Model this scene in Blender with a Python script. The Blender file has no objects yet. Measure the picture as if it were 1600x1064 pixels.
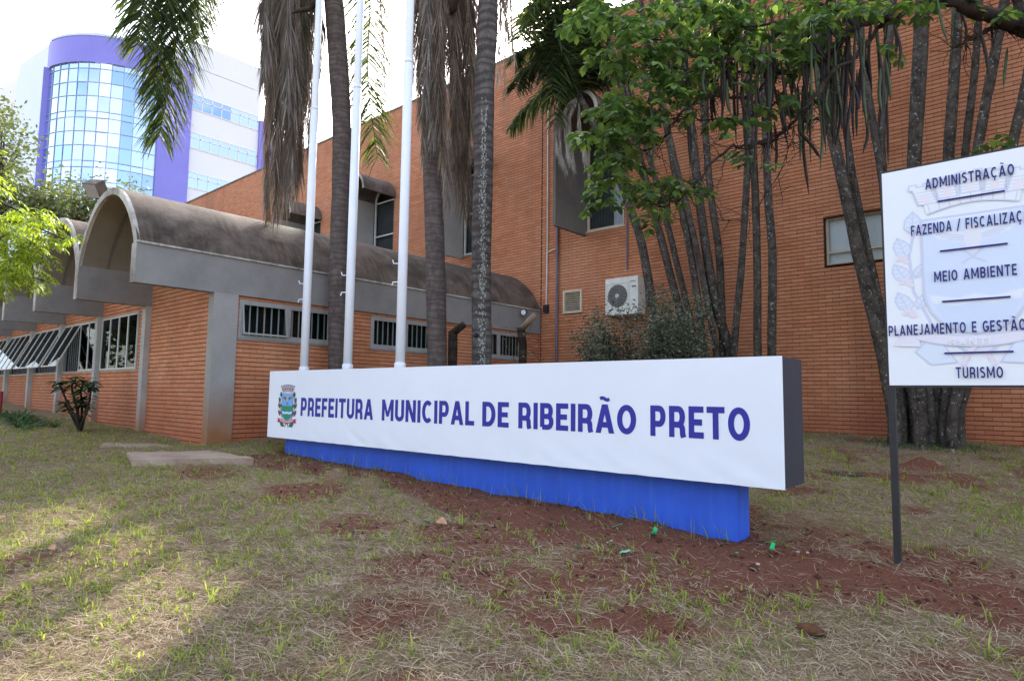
import bpy, math, random
import numpy as np
from mathutils import Vector, Matrix, noise
random.seed(7); rng = np.random.default_rng(7)
R = math.radians
# ------------------------------------------------------------------ camera
FPX, CH = 997.88, 1.5
yaw, pit, rol = R(-41.2185), R(4.9472), R(0.7604)
_f = Vector((math.sin(yaw)*math.cos(pit), math.cos(yaw)*math.cos(pit), math.sin(pit)))
_r = Vector((math.cos(yaw), -math.sin(yaw), 0)); _u = _r.cross(_f)
CR = math.cos(rol)*_r + math.sin(rol)*_u; CU = -math.sin(rol)*_r + math.cos(rol)*_u; CF = _f
CAM = Vector((0, 0, CH))
sc = bpy.context.scene
cd = bpy.data.cameras.new('camera'); cam = bpy.data.objects.new('camera', cd); sc.collection.objects.link(cam)
cd.sensor_width = 36; cd.lens = FPX/1600*36; cd.clip_start = .05; cd.clip_end = 3000
cam.matrix_world = Matrix(((CR.x, CU.x, -CF.x, 0), (CR.y, CU.y, -CF.y, 0), (CR.z, CU.z, -CF.z, CH), (0, 0, 0, 1)))
sc.camera = cam
# ------------------------------------------------------------------ light
w = bpy.data.worlds.new('World'); sc.world = w; w.use_nodes = True
nt = w.node_tree; nt.nodes.clear()
wo = nt.nodes.new('ShaderNodeOutputWorld'); bg = nt.nodes.new('ShaderNodeBackground'); sky = nt.nodes.new('ShaderNodeTexSky')
SUN_EL, SUN_AZ = R(37.0), R(-40.2)
sky.sky_type = 'NISHITA'; sky.sun_disc = False; sky.sun_elevation = SUN_EL; sky.sun_rotation = SUN_AZ
sky.air_density = 1.0; sky.dust_density = 2.2; sky.ozone_density = 1.0
bg.inputs[1].default_value = .15
hs = nt.nodes.new('ShaderNodeHueSaturation'); hs.inputs['Saturation'].default_value = .86; nt.links.new(sky.outputs[0], hs.inputs['Color'])
tc = nt.nodes.new('ShaderNodeTexCoord'); cn_ = nt.nodes.new('ShaderNodeTexNoise'); cn_.inputs['Scale'].default_value = 2.6; cn_.inputs['Detail'].default_value = 7; cn_.inputs['Roughness'].default_value = .58
mp_ = nt.nodes.new('ShaderNodeMapping'); mp_.inputs[3].default_value = (1, 1, 2.2); nt.links.new(tc.outputs['Generated'], mp_.inputs[0]); nt.links.new(mp_.outputs[0], cn_.inputs['Vector'])
cr_ = nt.nodes.new('ShaderNodeValToRGB'); cr_.color_ramp.elements[0].position = .47; cr_.color_ramp.elements[1].position = .66; nt.links.new(cn_.outputs[0], cr_.inputs[0])
mx_ = nt.nodes.new('ShaderNodeMix'); mx_.data_type = 'RGBA'; nt.links.new(cr_.outputs[0], mx_.inputs[0]); nt.links.new(hs.outputs[0], mx_.inputs[6]); mx_.inputs[7].default_value = (4.2, 4.15, 4.1, 1)
nt.links.new(mx_.outputs[2], bg.inputs[0]); nt.links.new(bg.outputs[0], wo.inputs[0])
sl = bpy.data.lights.new('sun', 'SUN'); sl.energy = 2.0; sl.angle = R(1.4); sl.color = (1, .93, .82)
so = bpy.data.objects.new('sun', sl); sc.collection.objects.link(so)
sdir = Vector((math.sin(SUN_AZ)*math.cos(SUN_EL), math.cos(SUN_AZ)*math.cos(SUN_EL), math.sin(SUN_EL)))
so.rotation_euler = (-sdir).to_track_quat('-Z', 'Y').to_euler(); so.location = (0, 0, 30)
sc.view_settings.view_transform = 'Standard'; sc.view_settings.look = 'None'; sc.view_settings.gamma = 1
sc.view_settings.use_curve_mapping = False; sc.view_settings.exposure = 2.2
sc.cycles.max_bounces = 8; sc.cycles.transparent_max_bounces = 24

# ------------------------------------------------------------------ helpers
def at(px, py, D):                                    # a point at forward distance D, from the survey of the photograph
    return CAM + (CF*FPX + CR*(px-800) + CU*(532-py))*(D/FPX)
def atY(px, py, Y):
    d = CF*FPX + CR*(px-800) + CU*(532-py); return CAM + d*(Y/d.y)
def atG(px, py):
    d = CF*FPX + CR*(px-800) + CU*(532-py); t = CH/(-.0343*d.x+.06*d.y-d.z); return CAM + d*t
def proj(p):
    v = Vector(p)-CAM; z = v.dot(CF)
    return (800+FPX*v.dot(CR)/z, 532-FPX*v.dot(CU)/z, z) if z > .01 else (-9e3, -9e3, z)
COL = sc.collection
class MB:
    def __init__(s): s.v = []; s.f = []
    def add(s, vs, fs):
        n = len(s.v); s.v += [tuple(p) for p in vs]; s.f += [tuple(i+n for i in q) for q in fs]; return s
    def box(s, a, b, rot=None, piv=None):
        x0, y0, z0 = a; x1, y1, z1 = b
        vs = [Vector(p) for p in ((x0,y0,z0),(x1,y0,z0),(x1,y1,z0),(x0,y1,z0),(x0,y0,z1),(x1,y0,z1),(x1,y1,z1),(x0,y1,z1))]
        if rot is not None:
            pv = Vector(piv) if piv is not None else sum(vs, Vector())/8
            vs = [rot @ (p-pv) + pv for p in vs]
        return s.add(vs, ((0,3,2,1),(4,5,6,7),(0,1,5,4),(1,2,6,5),(2,3,7,6),(3,0,4,7)))
    def tube(s, pts, rad, n=8, cap=True, jit=0):
        pts = [Vector(p) for p in pts]; m = len(pts)
        if not hasattr(rad, '__len__'): rad = [rad]*m
        vs = []; up = None
        for i, p in enumerate(pts):
            t = (pts[min(i+1, m-1)]-pts[max(i-1, 0)]).normalized()
            if up is None: up = Vector((1, 0, 0)) if abs(t.x) < .8 else Vector((0, 1, 0))
            b = t.cross(up).normalized(); up = b.cross(t).normalized()
            for k in range(n):
                a = 2*math.pi*k/n; rr = rad[i]*(1+(random.uniform(-jit, jit) if jit else 0))
                vs.append(p+(up*math.cos(a)+b*math.sin(a))*rr)
        fs = [(i*n+k, i*n+(k+1) % n, (i+1)*n+(k+1) % n, (i+1)*n+k) for i in range(m-1) for k in range(n)]
        if cap: fs += [tuple(range(n))[::-1], tuple((m-1)*n+k for k in range(n))]
        return s.add(vs, fs)
    def disc(s, c, r, nrm, n=20):
        c = Vector(c); nrm = Vector(nrm).normalized(); q = nrm.to_track_quat('Z', 'Y')
        return s.add([c+q @ Vector((r*math.cos(2*math.pi*k/n), r*math.sin(2*math.pi*k/n), 0)) for k in range(n)], (tuple(range(n)),))
    def quad(s, *p): return s.add(p, (tuple(range(len(p))),))
    def prism(s, poly, d):                             # polygon (3D points) pushed along d
        n = len(poly); poly = [Vector(p) for p in poly]; d = Vector(d)
        return s.add(poly+[p+d for p in poly], [tuple(range(n)), tuple(range(2*n-1, n-1, -1))]+[(i, i+n, (i+1) % n+n, (i+1) % n) for i in range(n)])
def mesh(name, mb, mat, org=(0, 0, 0), smooth=False):
    me = bpy.data.meshes.new(name); o = Vector(org)
    me.from_pydata([(v[0]-o.x, v[1]-o.y, v[2]-o.z) for v in mb.v], [], mb.f)
    me.materials.append(mat); me.validate()
    if smooth: me.polygons.foreach_set('use_smooth', [True]*len(me.polygons))
    return me
def npmesh(name, V, F, mat):                           # V (n,3), F (m,4)
    me = bpy.data.meshes.new(name); me.vertices.add(len(V)); me.vertices.foreach_set('co', V.astype(np.float32).ravel())
    k = F.shape[1]; me.loops.add(F.size); me.loops.foreach_set('vertex_index', F.astype(np.int32).ravel())
    me.polygons.add(len(F)); me.polygons.foreach_set('loop_start', np.arange(0, F.size, k, dtype=np.int32))
    me.update(calc_edges=True); me.polygons.foreach_set('use_smooth', [False]*len(F)); me.materials.append(mat); return me
def tagp(o, label=None, cat=None, group=None, kind=None):
    for k, x in (('label', label), ('category', cat), ('group', group), ('kind', kind)):
        if x: o[k] = x
    return o
def thing(name, loc, label, cat, group=None):
    o = bpy.data.objects.new(name, None); COL.objects.link(o); o.location = loc; o.empty_display_size = .2
    return tagp(o, label, cat, group)
def part(name, mb, mat, par, smooth=False, label=None, kind=None):
    top = par
    while top.parent: top = top.parent
    me = mesh(name, mb, mat, top.location, smooth)
    o = bpy.data.objects.new(name, me); COL.objects.link(o); o.parent = par
    return tagp(o, label, None, None, kind)
def single(name, mb, mat, label=None, cat=None, group=None, kind=None, org=(0, 0, 0), smooth=False):
    me = mesh(name, mb, mat, org, smooth); o = bpy.data.objects.new(name, me); COL.objects.link(o); o.location = org
    return tagp(o, label, cat, group, kind)
# ------------------------------------------------------------------ materials
class NT:
    def __init__(s, name):
        s.m = bpy.data.materials.new(name); s.m.use_nodes = True; s.t = s.m.node_tree; s.b = s.t.nodes['Principled BSDF']; s.o = s.t.nodes['Material Output']
    def n(s, typ, **kw):
        x = s.t.nodes.new('ShaderNode'+typ)
        for k, v in kw.items():
            if k.startswith('_'): x.inputs[int(k[1:])].default_value = v
            else: setattr(x, k, v)
        return x
    def l(s, a, b): s.t.links.new(a, b)
    def pos(s, scale=(1, 1, 1)):
        g = s.n('NewGeometry'); mp = s.n('Mapping'); mp.inputs[3].default_value = scale; s.l(g.outputs['Position'], mp.inputs[0]); return mp.outputs[0]
    def noise(s, scale, detail=4, vec=None, rough=.6):
        x = s.n('TexNoise'); x.inputs['Scale'].default_value = scale; x.inputs['Detail'].default_value = detail; x.inputs['Roughness'].default_value = rough
        s.l(vec if vec is not None else s.pos(), x.inputs['Vector']); return x.outputs[0]
    def ramp(s, fac, stops):
        x = s.n('ValToRGB'); cr = x.color_ramp
        while len(cr.elements) < len(stops): cr.elements.new(.5)
        for e, (p, c) in zip(cr.elements, stops): e.position = p; e.color = (*c, 1)
        s.l(fac, x.inputs[0]); return x.outputs[0]
    def mix(s, fac, a, b, mode='MIX'):
        x = s.n('Mix', data_type='RGBA', blend_type=mode)
        for v, i in ((fac, 0), (a, 6), (b, 7)):
            if hasattr(v, 'links') or hasattr(v, 'is_linked'): s.l(v, x.inputs[i])
            else: x.inputs[i].default_value = v if i == 0 else (*v, 1)
        return x.outputs[2]
    def col(s, c):
        if hasattr(c, 'is_linked'): s.l(c, s.b.inputs['Base Color'])
        else: s.b.inputs['Base Color'].default_value = (*c, 1)
    def bump(s, h, strength=.3, dist=.01):
        x = s.n('Bump'); x.inputs['Strength'].default_value = strength; x.inputs['Distance'].default_value = dist; s.l(h, x.inputs['Height']); s.l(x.outputs[0], s.b.inputs['Normal'])
    def rough(s, v, spec=None):
        s.b.inputs['Roughness'].default_value = v
        if spec is not None: s.b.inputs['Specular IOR Level'].default_value = spec
        return s
M = {}
def plain(name, c, rough=.6, var=.12, scale=6, spec=.3, bump=.1, metal=0, streak=None):
    t = NT(name); c2 = tuple(x*(1-var) for x in c); c3 = tuple(min(1, x*(1+var)) for x in c)
    col = t.ramp(t.noise(scale), [(.3, c2), (.7, c3)])
    if streak: col = t.mix(t.ramp(t.noise(3, 5, t.pos((6, 6, .5))), [(.5, (0, 0, 0)), (.75, (1, 1, 1))]), col, streak)
    t.col(col); t.rough(rough, spec); t.b.inputs['Metallic'].default_value = metal
    if bump: t.bump(t.noise(scale*12, 3), bump, .004)
    M[name] = t.m; return t.m
plain('paint_white', (.74, .76, .82), .45, .03, 4, .4, 0)
plain('banner', (.76, .79, .88), .5, .02, 2, .3, .12)
plain('banner_side', (.035, .035, .05), .6, .15, 3)
plain('sign_blue', (.024, .095, .58), .5, .12, 2.5, .35, .25, streak=(.04, .13, .60))
plain('letter_blue', (.03, .03, .30), .5, .03, 3, .3, 0)
plain('black_metal', (.02, .02, .024), .5, .2, 20, .4, .1)
plain('frame_grey', (.31, .30, .29), .5, .1, 8)
plain('frame_light', (.6, .59, .56), .5, .1, 8)
plain('bar_white', (.62, .62, .6), .5, .05, 8)
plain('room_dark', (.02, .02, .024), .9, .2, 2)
plain('blind_dark', (.07, .07, .075), .8, .2, 3)
plain('curtain_white', (.8, .8, .82), .9, .03, 3)
plain('curtain', (.45, .47, .55), .9, .05, 3)
plain('cream', (.58, .5, .38), .6, .1, 8)
plain('pipe_purple', (.16, .13, .17), .5, .2, 9)
plain('plastic_white', (.66, .66, .62), .5, .1, 7)
plain('fan_dark', (.10, .10, .10), .5, .1, 9)
plain('soil_wet', (.07, .028, .018), 1, .4, 30, .1, .8)
plain('stone_pale', (.38, .3, .24), .9, .2, 20)
plain('coconut', (.10, .045, .022), .9, .3, 30, .2, .8)
plain('green_plastic', (.05, .5, .2), .35, .15, 12, .5, 0)
plain('teal_plastic', (.22, .55, .38), .4, .15, 12, .5, 0)
plain('dead_leaf', (.42, .22, .14), .8, .3, 25)
plain('red_paint', (.25, .02, .02), .5, .1, 9)
plain('tower_purple', (.21, .19, .60), .35, .06, .4, .4, 0)  # purple lightened, distance haze put into the colour
plain('tower_white', (.72, .72, .75), .7, .02, .2, .2, 0)
plain('tower_pale', (.55, .6, .75), .4, .03, .2, .4, 0)
plain('mullion', (.3, .36, .46), .5, .1, 1)
def concrete(name, base, dark, light, streaks=True, zstain=None):
    t = NT(name)
    c = t.ramp(t.noise(1.6, 8, rough=.65), [(.25, dark), (.5, base), (.8, light)])
    if streaks:
        s = t.ramp(t.noise(2.2, 6, t.pos((1.2, 5, .6))), [(.42, (0, 0, 0)), (.68, (1, 1, 1))])
        c = t.mix(s, c, tuple(x*1.45 for x in base))
    c = t.mix(t.ramp(t.noise(45, 3), [(.45, (0, 0, 0)), (.75, (.35, .35, .35))]), c, dark)
    if streaks: c = t.mix(t.ramp(t.noise(.9, 7, t.pos((1, .8, 1)), .7), [(.45, (0, 0, 0)), (.62, (.8, .8, .8))]), c, dark)
    if zstain is not None:
        g = t.n('NewGeometry'); sx = t.n('SeparateXYZ'); t.l(g.outputs['Position'], sx.inputs[0])
        ad = t.n('Math', operation='ADD'); t.l(sx.outputs[2], ad.inputs[0])
        ml = t.n('Math', operation='MULTIPLY', _1=.5); t.l(t.noise(2.5, 4), ml.inputs[0]); t.l(ml.outputs[0], ad.inputs[1])
        mr = t.n('MapRange'); mr.inputs[1].default_value = zstain; mr.inputs[2].default_value = zstain+.9; t.l(ad.outputs[0], mr.inputs[0])
        c = t.mix(mr.outputs[0], (.26, .12, .055), c)
    t.col(c); t.rough(.85, .2); t.bump(t.noise(20, 8, rough=.7), .5, .01); M[name] = t.m
concrete('shell_top', (.115, .086, .07), (.03, .024, .02), (.27, .215, .18))
concrete('shell_edge', (.44, .41, .37), (.15, .13, .11), (.6, .58, .54))
concrete('shell_in', (.22, .19, .15), (.16, .14, .115), (.27, .24, .2), False)
concrete('beam', (.25, .235, .23), (.19, .18, .175), (.30, .285, .275), False)
concrete('pillar', (.31, .295, .285), (.24, .23, .22), (.38, .36, .35), False, zstain=1.0)
concrete('column', (.42, .41, .4), (.3, .29, .28), (.5, .49, .48), False, zstain=.9)
concrete('slab', (.34, .25, .19), (.2, .13, .09), (.46, .36, .29), False)
concrete('hood', (.15, .12, .10), (.06, .05, .045), (.25, .21, .18))
concrete('fin', (.15, .135, .12), (.11, .1, .09), (.19, .17, .155), False)
concrete('fin_light', (.36, .35, .34), (.3, .29, .28), (.42, .41, .4), False)
BL, BC = .247, .0743
def brickmat(name, axis, z0):
    t = NT(name); g = t.n('NewGeometry'); sx = t.n('SeparateXYZ'); t.l(g.outputs['Position'], sx.inputs[0])
    def mth(op, a, b=None, c=None):
        x = t.n('Math', operation=op)
        for i, v in enumerate((a, b, c)):
            if v is None: continue
            if hasattr(v, 'is_linked'): t.l(v, x.inputs[i])
            else: x.inputs[i].default_value = v
        return x.outputs[0]
    row = mth('FLOOR', mth('DIVIDE', mth('SUBTRACT', sx.outputs[2], z0), BC))
    par = mth('MULTIPLY', mth('FLOORED_MODULO', row, 2), .5)
    colx = mth('FLOOR', mth('ADD', mth('DIVIDE', sx.outputs[axis], BL), par))
    cb = t.n('CombineXYZ'); t.l(row, cb.inputs[0]); t.l(colx, cb.inputs[1])
    wn = t.n('TexWhiteNoise', noise_dimensions='2D'); t.l(cb.outputs[0], wn.inputs['Vector'])
    c = t.ramp(wn.outputs['Value'], [(0, (.47, .17, .078)), (.3, (.53, .203, .097)), (.7, (.57, .226, .112)), (1, (.61, .265, .142))])
    c = t.mix(t.ramp(t.noise(1.1, 5), [(.4, (0, 0, 0)), (.75, (.6, .6, .6))]), c, (.52, .24, .14))
    c = t.mix(t.ramp(t.noise(28, 5), [(.5, (0, 0, 0)), (.85, (.3, .3, .3))]), c, (.24, .085, .045))
    st_ = t.ramp(t.noise(.55, 6, t.pos((1.6, 1.6, .28)), .62), [(.46, (0, 0, 0)), (.72, (.55, .55, .55))]); c = t.mix(st_, c, (.30, .125, .07))
    c = t.mix(t.ramp(t.noise(.35, 5, t.pos((1, 1, .8))), [(.5, (0, 0, 0)), (.8, (.4, .4, .4))]), c, (.62, .34, .21))
    # red earth splashed on the lowest courses
    sp = t.n('MapRange'); sp.inputs[1].default_value = .9; sp.inputs[2].default_value = 2.3; sp.inputs[3].default_value = .75; sp.inputs[4].default_value = 0
    t.l(mth('ADD', sx.outputs[2], mth('MULTIPLY', t.noise(1.2, 5), .7)), sp.inputs[0])
    c = t.mix(sp.outputs[0], c, (.29, .075, .035))
    t.col(c); t.rough(.75, .25); t.bump(t.noise(60, 4), .35, .003); M[name] = t.m
brickmat('brick_hall', 0, .3); brickmat('brick_front', 0, .3); brickmat('brick_side', 1, .3)
plain('mortar', (.075, .03, .019), .95, .25, 5, .1, .5)
def leafmat(name, stops, trans=.45, rough=.45, spec=.4, tint=None):
    t = NT(name); g = t.n('NewGeometry'); c = t.ramp(g.outputs['Random Per Island'], stops)
    c = t.mix(t.ramp(t.noise(14, 3), [(.35, (0, 0, 0)), (.8, (.5, .5, .5))]), c, tuple(x*.6 for x in stops[0][1]))
    t.col(c); t.rough(rough, spec)
    tr = t.n('BsdfTranslucent'); c2 = t.mix(1.0, c, tint or (1.5, 1.6, .7), 'MULTIPLY'); t.l(c2, tr.inputs[0])
    mx = t.n('MixShader', _0=trans); t.l(t.b.outputs[0], mx.inputs[1]); t.l(tr.outputs[0], mx.inputs[2]); t.l(mx.outputs[0], t.o.inputs[0]); M[name] = t.m
leafmat('leaf_pod', [(0, (.035, .065, .03)), (.5, (.075, .135, .05)), (.8, (.14, .22, .07)), (1, (.25, .34, .11))], .45)
leafmat('leaf_palm', [(0, (.045, .07, .045)), (.6, (.085, .125, .06)), (1, (.22, .24, .06))], .4, .65, .12)
leafmat('leaf_palm_dark', [(0, (.03, .045, .032)), (.7, (.055, .08, .042)), (1, (.13, .15, .045))], .35, .65, .12)
leafmat('leaf_bright', [(0, (.14, .2, .03)), (.5, (.28, .36, .04)), (1, (.46, .50, .07))], .55)
leafmat('leaf_bush', [(0, (.05, .06, .045)), (.6, (.13, .15, .105)), (1, (.26, .28, .21))], .25, .35)
leafmat('leaf_far', [(0, (.07, .09, .05)), (.6, (.13, .15, .08)), (1, (.22, .22, .1))], .4)
leafmat('leaf_plumeria', [(0, (.02, .05, .03)), (.7, (.04, .08, .04)), (1, (.07, .12, .05))], .25, .3)
leafmat('leaf_clump', [(0, (.03, .07, .03)), (.7, (.06, .12, .04)), (1, (.12, .2, .06))], .35)
leafmat('frond_dead', [(0, (.12, .09, .07)), (.5, (.25, .19, .15)), (1, (.42, .35, .29))], .25, .8, .1, (1.1, .95, .8))
leafmat('frond_dead_pale', [(0, (.19, .16, .14)), (.5, (.34, .295, .26)), (1, (.48, .43, .39))], .25, .8, .1, (1.1, .95, .8))
leafmat('grass_green', [(0, (.15, .18, .045)), (.5, (.26, .31, .075)), (1, (.44, .46, .12))], .5, .6, .2)
leafmat('grass_dry', [(0, (.19, .125, .075)), (.35, (.38, .29, .19)), (.7, (.53, .43, .30)), (1, (.68, .59, .46))], .3, .8, .15, (1.1, .95, .75))
leafmat('pod_green', [(0, (.035, .06, .028)), (1, (.075, .11, .045))], .1, .5, .3)
leafmat('pod_dark', [(0, (.015, .01, .009)), (1, (.035, .022, .018))], .05, .6, .3, (1, 1, 1))
def barkmat(name, c0, c1, ring=26, lichen=None, licfac=.55):
    t = NT(name); wv = t.n('TexWave', bands_direction='Z'); wv.inputs['Scale'].default_value = ring/6.28; wv.inputs['Distortion'].default_value = 7; wv.inputs['Detail'].default_value = 4; wv.inputs['Detail Scale'].default_value = 3
    t.l(t.pos((.35, .35, 1)), wv.inputs[0])
    c = t.ramp(wv.outputs[1] if ring else t.noise(5, 6, t.pos((1, 1, 1.6))), [(.3 if not ring else 0, tuple(x*1.5 for x in c0)), (.5, c1), (1, tuple(x*1.25 for x in c1))])
    c = t.mix(t.ramp(t.noise(9, 8, t.pos((1, 1, .6)), .7), [(.42, (0, 0, 0)), (.62, (.75, .75, .75))]), c, c0)
    if lichen: c = t.mix(t.ramp(t.noise(18, 8, rough=.75), [(licfac, (0, 0, 0)), (licfac+.05, (.85, .85, .85))]), c, lichen)
    t.col(c); t.rough(.9, .15); t.bump(t.noise(34, 8, t.pos((1, 1, 2)), .75), .7, .02); M[name] = t.m
barkmat('bark_palm', (.07, .054, .05), (.13, .105, .098), 20)
barkmat('bark_royal', (.045, .038, .036), (.12, .105, .1), 14, (.3, .3, .29), .66)
barkmat('bark_clump', (.022, .018, .015), (.088, .072, .06), 0, (.36, .37, .36), .58)
barkmat('bark_dark', (.02, .014, .012), (.05, .038, .03), 9, (.16, .17, .15), .7)
def glass(name, tint, fac, rough=.02, gcol=(.9, .95, 1), blend=.3):
    t = NT(name); t.t.nodes.remove(t.b); tr = t.n('BsdfTransparent'); tr.inputs[0].default_value = (*tint, 1)
    gl = t.n('BsdfGlossy'); gl.inputs['Color'].default_value = (*gcol, 1); gl.inputs['Roughness'].default_value = rough
    lw = t.n('LayerWeight'); lw.inputs[0].default_value = blend; a = t.n('Math', operation='ADD', _1=fac, use_clamp=True); t.l(lw.outputs[0], a.inputs[0])
    mx = t.n('MixShader'); t.l(a.outputs[0], mx.inputs[0]); t.l(tr.outputs[0], mx.inputs[1]); t.l(gl.outputs[0], mx.inputs[2]); t.l(mx.outputs[0], t.o.inputs[0]); M[name] = t.m
glass('glass', (.8, .84, .84), .0, gcol=(.7, .75, .78), blend=.17)
glass('glass_tower', (.45, .55, .85), .62, .03, (.45, .56, .78))
glass('glass_tower_pale', (.7, .78, .9), .66, .2, (.60, .68, .84))
# ------------------------------------------------------------------ ground
def vnoise(x, y, s, seed=0):
    x = np.asarray(x)*s+seed*17.3; y = np.asarray(y)*s+seed*9.1
    xi = np.floor(x); yi = np.floor(y); fx = x-xi; fy = y-yi; fx = fx*fx*(3-2*fx); fy = fy*fy*(3-2*fy)
    def h(a, b): q = np.sin(a*127.1+b*311.7+seed)*43758.5453; return q-np.floor(q)
    return (h(xi, yi)*(1-fx)+h(xi+1, yi)*fx)*(1-fy)+(h(xi, yi+1)*(1-fx)+h(xi+1, yi+1)*fx)*fy
MOUNDS = []
def addm(px, py, r, h): p = atG(px, py); MOUNDS.append((p.x, p.y, r, h))
for q in ((468, 735, .22, .15), (525, 752, .24, .17), (580, 762, .2, .1), (815, 800, .3, .07), (1445, 728, .3, .12), (1412, 749, .28, .1), (1500, 745, .3, .05), (700, 778, .3, .06), (1010, 825, .3, .03)): addm(*q)
HOLES = []
for q in ((1010, 968, .28, -.05), (1430, 800, .25, -.03)): p = atG(q[0], q[1]); HOLES.append((p.x, p.y, q[2], q[3]))
def gz(x, y):
    x = np.asarray(x, float); y = np.asarray(y, float)
    z = -.0343*np.clip(x, -24, 5)+.06*np.clip(y, -4, 15)
    near = np.exp(-((np.hypot(x+3, y-5)/18)**4))
    z = z+near*((vnoise(x, y, 1.1, 1)-.5)*.07+(vnoise(x, y, 3.3, 2)-.5)*.035+(vnoise(x, y, 9, 3)-.5)*.016)
    for (a, b, r, h) in MOUNDS+HOLES:
        d2 = ((x-a)**2+(y-b)**2)/(r*r*.35); z = z+h*np.exp(-d2)*(1+(vnoise(x, y, 14, 5)-.5)*.9)
    return z
def gzs(x, y): return float(gz(x, y))
def bare(x, y):                                        # 0..1: how bare and red the earth is
    x = np.asarray(x, float); y = np.asarray(y, float)
    n = vnoise(x, y, .9, 7)*.5+vnoise(x, y, 2.7, 8)*.3+vnoise(x, y, 7, 9)*.2
    b = np.clip((n-.50)*3.4, 0, .68)*np.clip((x+6.5)/3.5, .3, 1)
    front = np.clip(1-np.abs(y-4.75+.02*x)/(.62+.25*np.sin(x*1.3)), 0, 1)*(x > -9.2)*(x < .8)
    b = np.maximum(b, np.clip(front*2.8, 0, 1)*(.65+.55*n))
    for (px, py, r, k) in ((1010, 968, .42, 1), (1230, 880, .75, 1.), (1120, 858, .7, 1.), (900, 830, .7, .9), (1500, 895, .7, .75), (640, 890, .6, .8), (600, 960, .5, .7), (760, 900, .6, .75), (880, 920, .5, .7), (560, 820, .6, .7), (1150, 930, .6, .6), (480, 770, .6, .75), (980, 890, .8, .8), (770, 850, .7, .85), (1110, 905, .7, .8), (1350, 915, .6, .75), (860, 975, .4, .65), (1560, 930, .6, .7), (1330, 895, .6, .9), (330, 738, .5, .6), (700, 830, .6, .7), (800, 940, .4, .6), (420, 905, .3, .4), (15, 890, .35, .6), (250, 775, .2, .5), (1445, 728, .4, 1), (1412, 749, .35, 1), (1430, 800, .3, .8)):
        p = atG(px, py); d = np.hypot(x-p.x, (y-p.y))/r; b = np.maximum(b, k*np.clip(1.5-d*1.3+(n-.5)*1.2, 0, 1))
    return np.clip(b, 0, 1)
def axis(a, b, st, lo, hi):
    c = list(np.arange(a, b+1e-6, st)); d = st
    while c[-1] < hi: d *= 1.35; c.append(c[-1]+d)
    d = st
    while c[0] > lo: d *= 1.35; c.insert(0, c[0]-d)
    return np.array(c)
gx = axis(-13, 2.6, .045, -1500, 1500); gy = axis(.5, 13.4, .045, -1500, 1500)
XX, YY = np.meshgrid(gx, gy); ZZ = gz(XX, YY); nx, ny = len(gx), len(gy)
idx = np.arange(nx*ny).reshape(ny, nx)
FF = np.stack([idx[:-1, :-1], idx[:-1, 1:], idx[1:, 1:], idx[1:, :-1]], -1).reshape(-1, 4)
t = NT('ground')
at_ = t.n('Attribute', attribute_name='bare')
n1 = t.noise(3.5, 8, rough=.7); n2 = t.noise(60, 6, rough=.7)
soil = t.ramp(n2, [(.25, (.07, .028, .018)), (.5, (.15, .06, .038)), (.75, (.235, .105, .07))])
thatch = t.ramp(n2, [(.3, (.085, .045, .028)), (.5, (.23, .155, .095)), (.72, (.43, .34, .23))])
thatch = t.mix(t.ramp(n1, [(.4, (0, 0, 0)), (.65, (.5, .5, .5))]), thatch, (.19, .185, .07))
t.col(t.mix(t.ramp(at_.outputs['Fac'], [(.15, (0, 0, 0)), (.65, (1, 1, 1))]), thatch, soil)); t.rough(.95, .1); t.bump(t.noise(75, 6, rough=.75), .8, .02)
me = npmesh('ground', np.stack([XX, YY, ZZ], -1).reshape(-1, 3), FF, t.m)
me.polygons.foreach_set('use_smooth', [True]*len(me.polygons))
ba = me.attributes.new('bare', 'FLOAT', 'POINT'); ba.data.foreach_set('value', bare(XX, YY).astype(np.float32).ravel())
g = bpy.data.objects.new('ground', me); COL.objects.link(g); g['kind'] = 'structure'

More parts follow.
